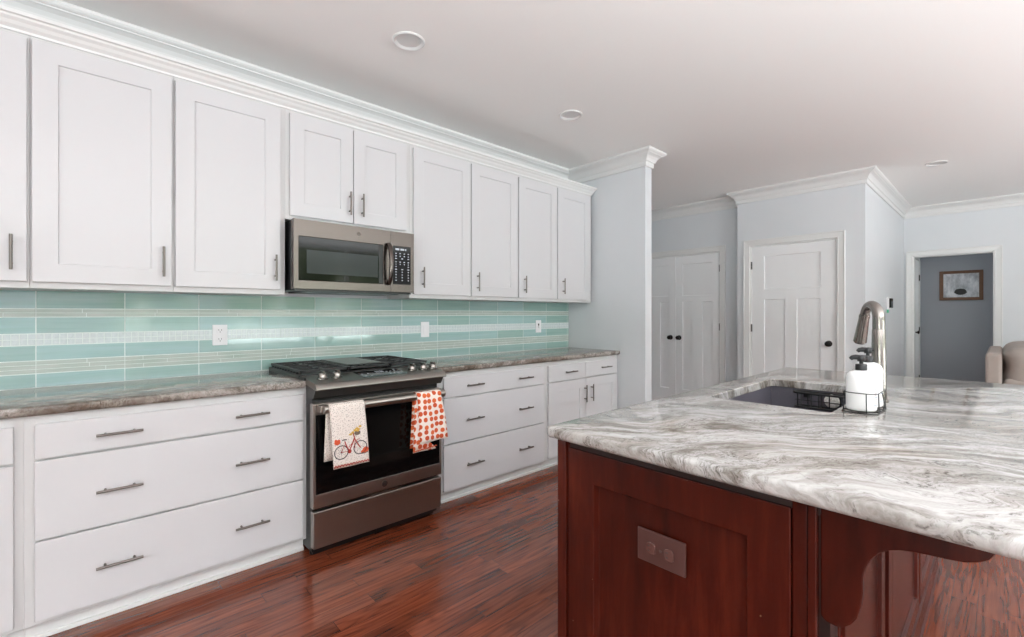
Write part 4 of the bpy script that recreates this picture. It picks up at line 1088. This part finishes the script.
# ------------------------------------------------------------------ soap bottles in a wire caddy
def bottle(label, x, y, rz, z, dh):
    t = thing('soap_bottle', label, 'bottle', (x, y, z), 'white pump bottles in the wire caddy')
    prof = [(0.001, 0.0), (0.040, 0.0), (0.044, 0.004), (0.045, 0.012), (0.0452, 0.110 + dh), (0.0445, 0.120 + dh), (0.040, 0.131 + dh), (0.031, 0.139 + dh), (0.020, 0.143 + dh), (0.014, 0.145 + dh), (0.001, 0.146 + dh)]
    build('bottle_body', MB().lathe(prof, (x, y, z), 32, sx=0.80, sy=1.0, rz=rz), M['bottle'], t, smooth=45)
    c = build('collar', MB().lathe([(0.001, 0.144), (0.0175, 0.144), (0.0175, 0.163), (0.0155, 0.166), (0.006, 0.167), (0.006, 0.178), (0.001, 0.178)], (x, y, z + dh), 24), M['pump'], t, smooth=40)
    ca, sa = math.cos(rz + 0.2), math.sin(rz + 0.2)
    P = lambda a, b, h: (x + a * ca - b * sa, y + a * sa + b * ca, z + h + dh)
    mb = MB().lathe([(0.001, 0.176), (0.011, 0.176), (0.013, 0.182), (0.013, 0.193), (0.010, 0.196), (0.001, 0.196)], (x, y, z + dh), 20)
    mb.tube([P(0, 0.0, 0.189), P(0, 0.016, 0.190), P(0, 0.026, 0.188), P(0, 0.032, 0.182)], [0.009, 0.009, 0.008, 0.006], 10)
    mb.tube([P(0, 0.0, 0.190), P(0, -0.018, 0.191)], [0.009, 0.006], 10)
    build('pump_head', mb, M['pump'], t, smooth=45)
    # printed panel on the side turned away from the sink
    mb = MB(); mb2 = MB()
    def patch(m_, a0, a1, h0, h1, rr=0.0456):
        n = 4; lo = []; hi = []
        for i in range(n + 1):
            a = R(a0 + (a1 - a0) * i / n); px, py = rr * math.cos(a) * 0.80, rr * math.sin(a)
            cx, cy = px * math.cos(rz) - py * math.sin(rz), px * math.sin(rz) + py * math.cos(rz)
            lo.append(m_.bm.verts.new((x + cx, y + cy, z + h0))); hi.append(m_.bm.verts.new((x + cx, y + cy, z + h1)))
        for i in range(n): m_.bm.faces.new((lo[i], lo[i + 1], hi[i + 1], hi[i]))
    rnd = random.Random(int(x * 100))
    for k in range(13):
        h0 = 0.022 + 0.0068 * k
        patch(mb if k % 4 else mb2, 232 + rnd.uniform(0, 6), 262 + rnd.uniform(-12, 6), h0, h0 + 0.0024)
    build('label_print', mb, M['lprint'], t); build('label_marks', mb2, M['lblue'], t)
RZ = R(8)
B1, B2 = (2.035, 0.351), (2.150, 0.351)
bottle('white pump soap bottle standing in front of the other in the caddy', *B1, RZ, 0.922, -0.003)
bottle('white pump soap bottle standing behind the other, beside the faucet', *B2, RZ, 0.922, 0.018)
def caddy():
    t = thing('soap_caddy', 'black wire caddy holding two white soap bottles on the island', 'caddy', (2.092, 0.343, 0.914))
    dx, dy = B2[0] - B1[0], B2[1] - B1[1]; L_ = math.hypot(dx, dy); ux_, uy_ = dx / L_, dy / L_
    cx, cy = (B1[0] + B2[0]) / 2, (B1[1] + B2[1]) / 2
    P = lambda a, b, z: (cx + a * ux_ - b * uy_, cy + a * uy_ + b * ux_, z)
    def loop(hl, hw, r_, z): return [P(a, b, z) for a, b in rrect(-hl, hl, -hw, hw, r_, 6)]
    mb = MB(); w = 0.0017
    mb.tube(loop(0.106, 0.053, 0.038, 0.9165), w, 6, closed=True)
    mb.tube(loop(0.101, 0.050, 0.038, 0.985), w, 6, closed=True)
    for a in (-0.06, -0.02, 0.02, 0.06): mb.tube([P(a, -0.052, 0.919), P(a, 0.052, 0.919)], w, 6)
    mb.tube([P(-0.104, 0, 0.919), P(0.104, 0, 0.919)], w, 6)
    for a, b in ((-0.099, -0.022), (-0.062, -0.0515), (0.062, -0.0515), (0.062, 0.0515), (-0.062, 0.0515), (0.102, 0)): mb.tube([P(a, b, 0.9165), P(a, b * 0.97, 0.985)], w, 6)
    mb.tube([P(0.0, -0.052, 0.9165), P(0.0, -0.058, 0.94), P(0.0, -0.050, 0.985)], w, 6)
    build('wire_frame', mb, M['blackwire'], t, smooth=60)
caddy()

# ------------------------------------------------------------------ sofa in the living area
def pillow_box(x0, x1, y0, y1, z0, z1, puff=0.03, seed=0, n=8):
    mb = MB(); bm = mb.bm
    bmesh.ops.create_cube(bm, size=2)
    bmesh.ops.subdivide_edges(bm, edges=bm.edges, cuts=n, use_grid_fill=True)
    rnd = random.Random(seed); ph = [rnd.uniform(0, 6) for _ in range(6)]
    for v in bm.verts:
        x, y, z = v.co
        p = 3.4
        k = (abs(x) ** p + abs(y) ** p + abs(z) ** p) ** (1 / p)
        x, y, z = x / k, y / k, z / k
        wob = puff * (math.sin(3 * x + ph[0]) * math.sin(2.6 * z + ph[1]) + 0.6 * math.sin(6 * z + ph[2] + 2 * x))
        y += wob / max(0.05, (y1 - y0) / 2) * 0.5
        z += puff * 0.5 * math.sin(4 * x + ph[3]) / max(0.05, (z1 - z0) / 2) * (1 if z > 0 else 0)
        v.co = ((x0 + x1) / 2 + x * (x1 - x0) / 2, (y0 + y1) / 2 + y * (y1 - y0) / 2, (z0 + z1) / 2 + z * (z1 - z0) / 2)
    return mb
def sofa():
    t = thing('sofa', 'taupe suede sofa with plump back cushions at the far edge', 'sofa', (7.3, -0.35, 0))
    x0, x1 = 6.55, 8.15
    build('base', MB().box(x0 + 0.04, x1 - 0.04, -0.86, 0.12, 0.05, 0.32), M['sofa'], t, bevel=0.03, seg=3)
    mb = MB().box(x0, x1, 0.02, 0.135, 0.05, 0.872)
    build('back', mb, M['sofa'], t, bevel=0.03, seg=4, smooth=60)
    for a, b in ((x0, x0 + 0.2), (x1 - 0.2, x1)):
        build('arm', MB().box(a, b, -0.90, 0.015, 0.05, 0.64), M['sofa'], t, bevel=0.06, seg=4, smooth=60)
    xs = [x0 + 0.02, (x0 + x1) / 2, x1 - 0.02]
    for i in range(2):
        build('seat_cushion', pillow_box(xs[i] + (0.19 if i == 0 else 0.005), xs[i + 1] - (0.19 if i else 0.005), -0.88, -0.2, 0.31, 0.50, 0.008, i), M['sofa'], t, smooth=180)
        build('back_cushion', pillow_box(xs[i] - 0.01, xs[i + 1], -0.32, 0.03, 0.44, 0.94, 0.035, 5 + i), M['sofa'], t, smooth=180)
    for a in (x0 + 0.08, x1 - 0.08):
        for b in (-0.8, 0.06): build('foot', MB().cyl((a, b, 0), (a, b, 0.06), 0.025, n=10), M['dark'], t)
sofa()
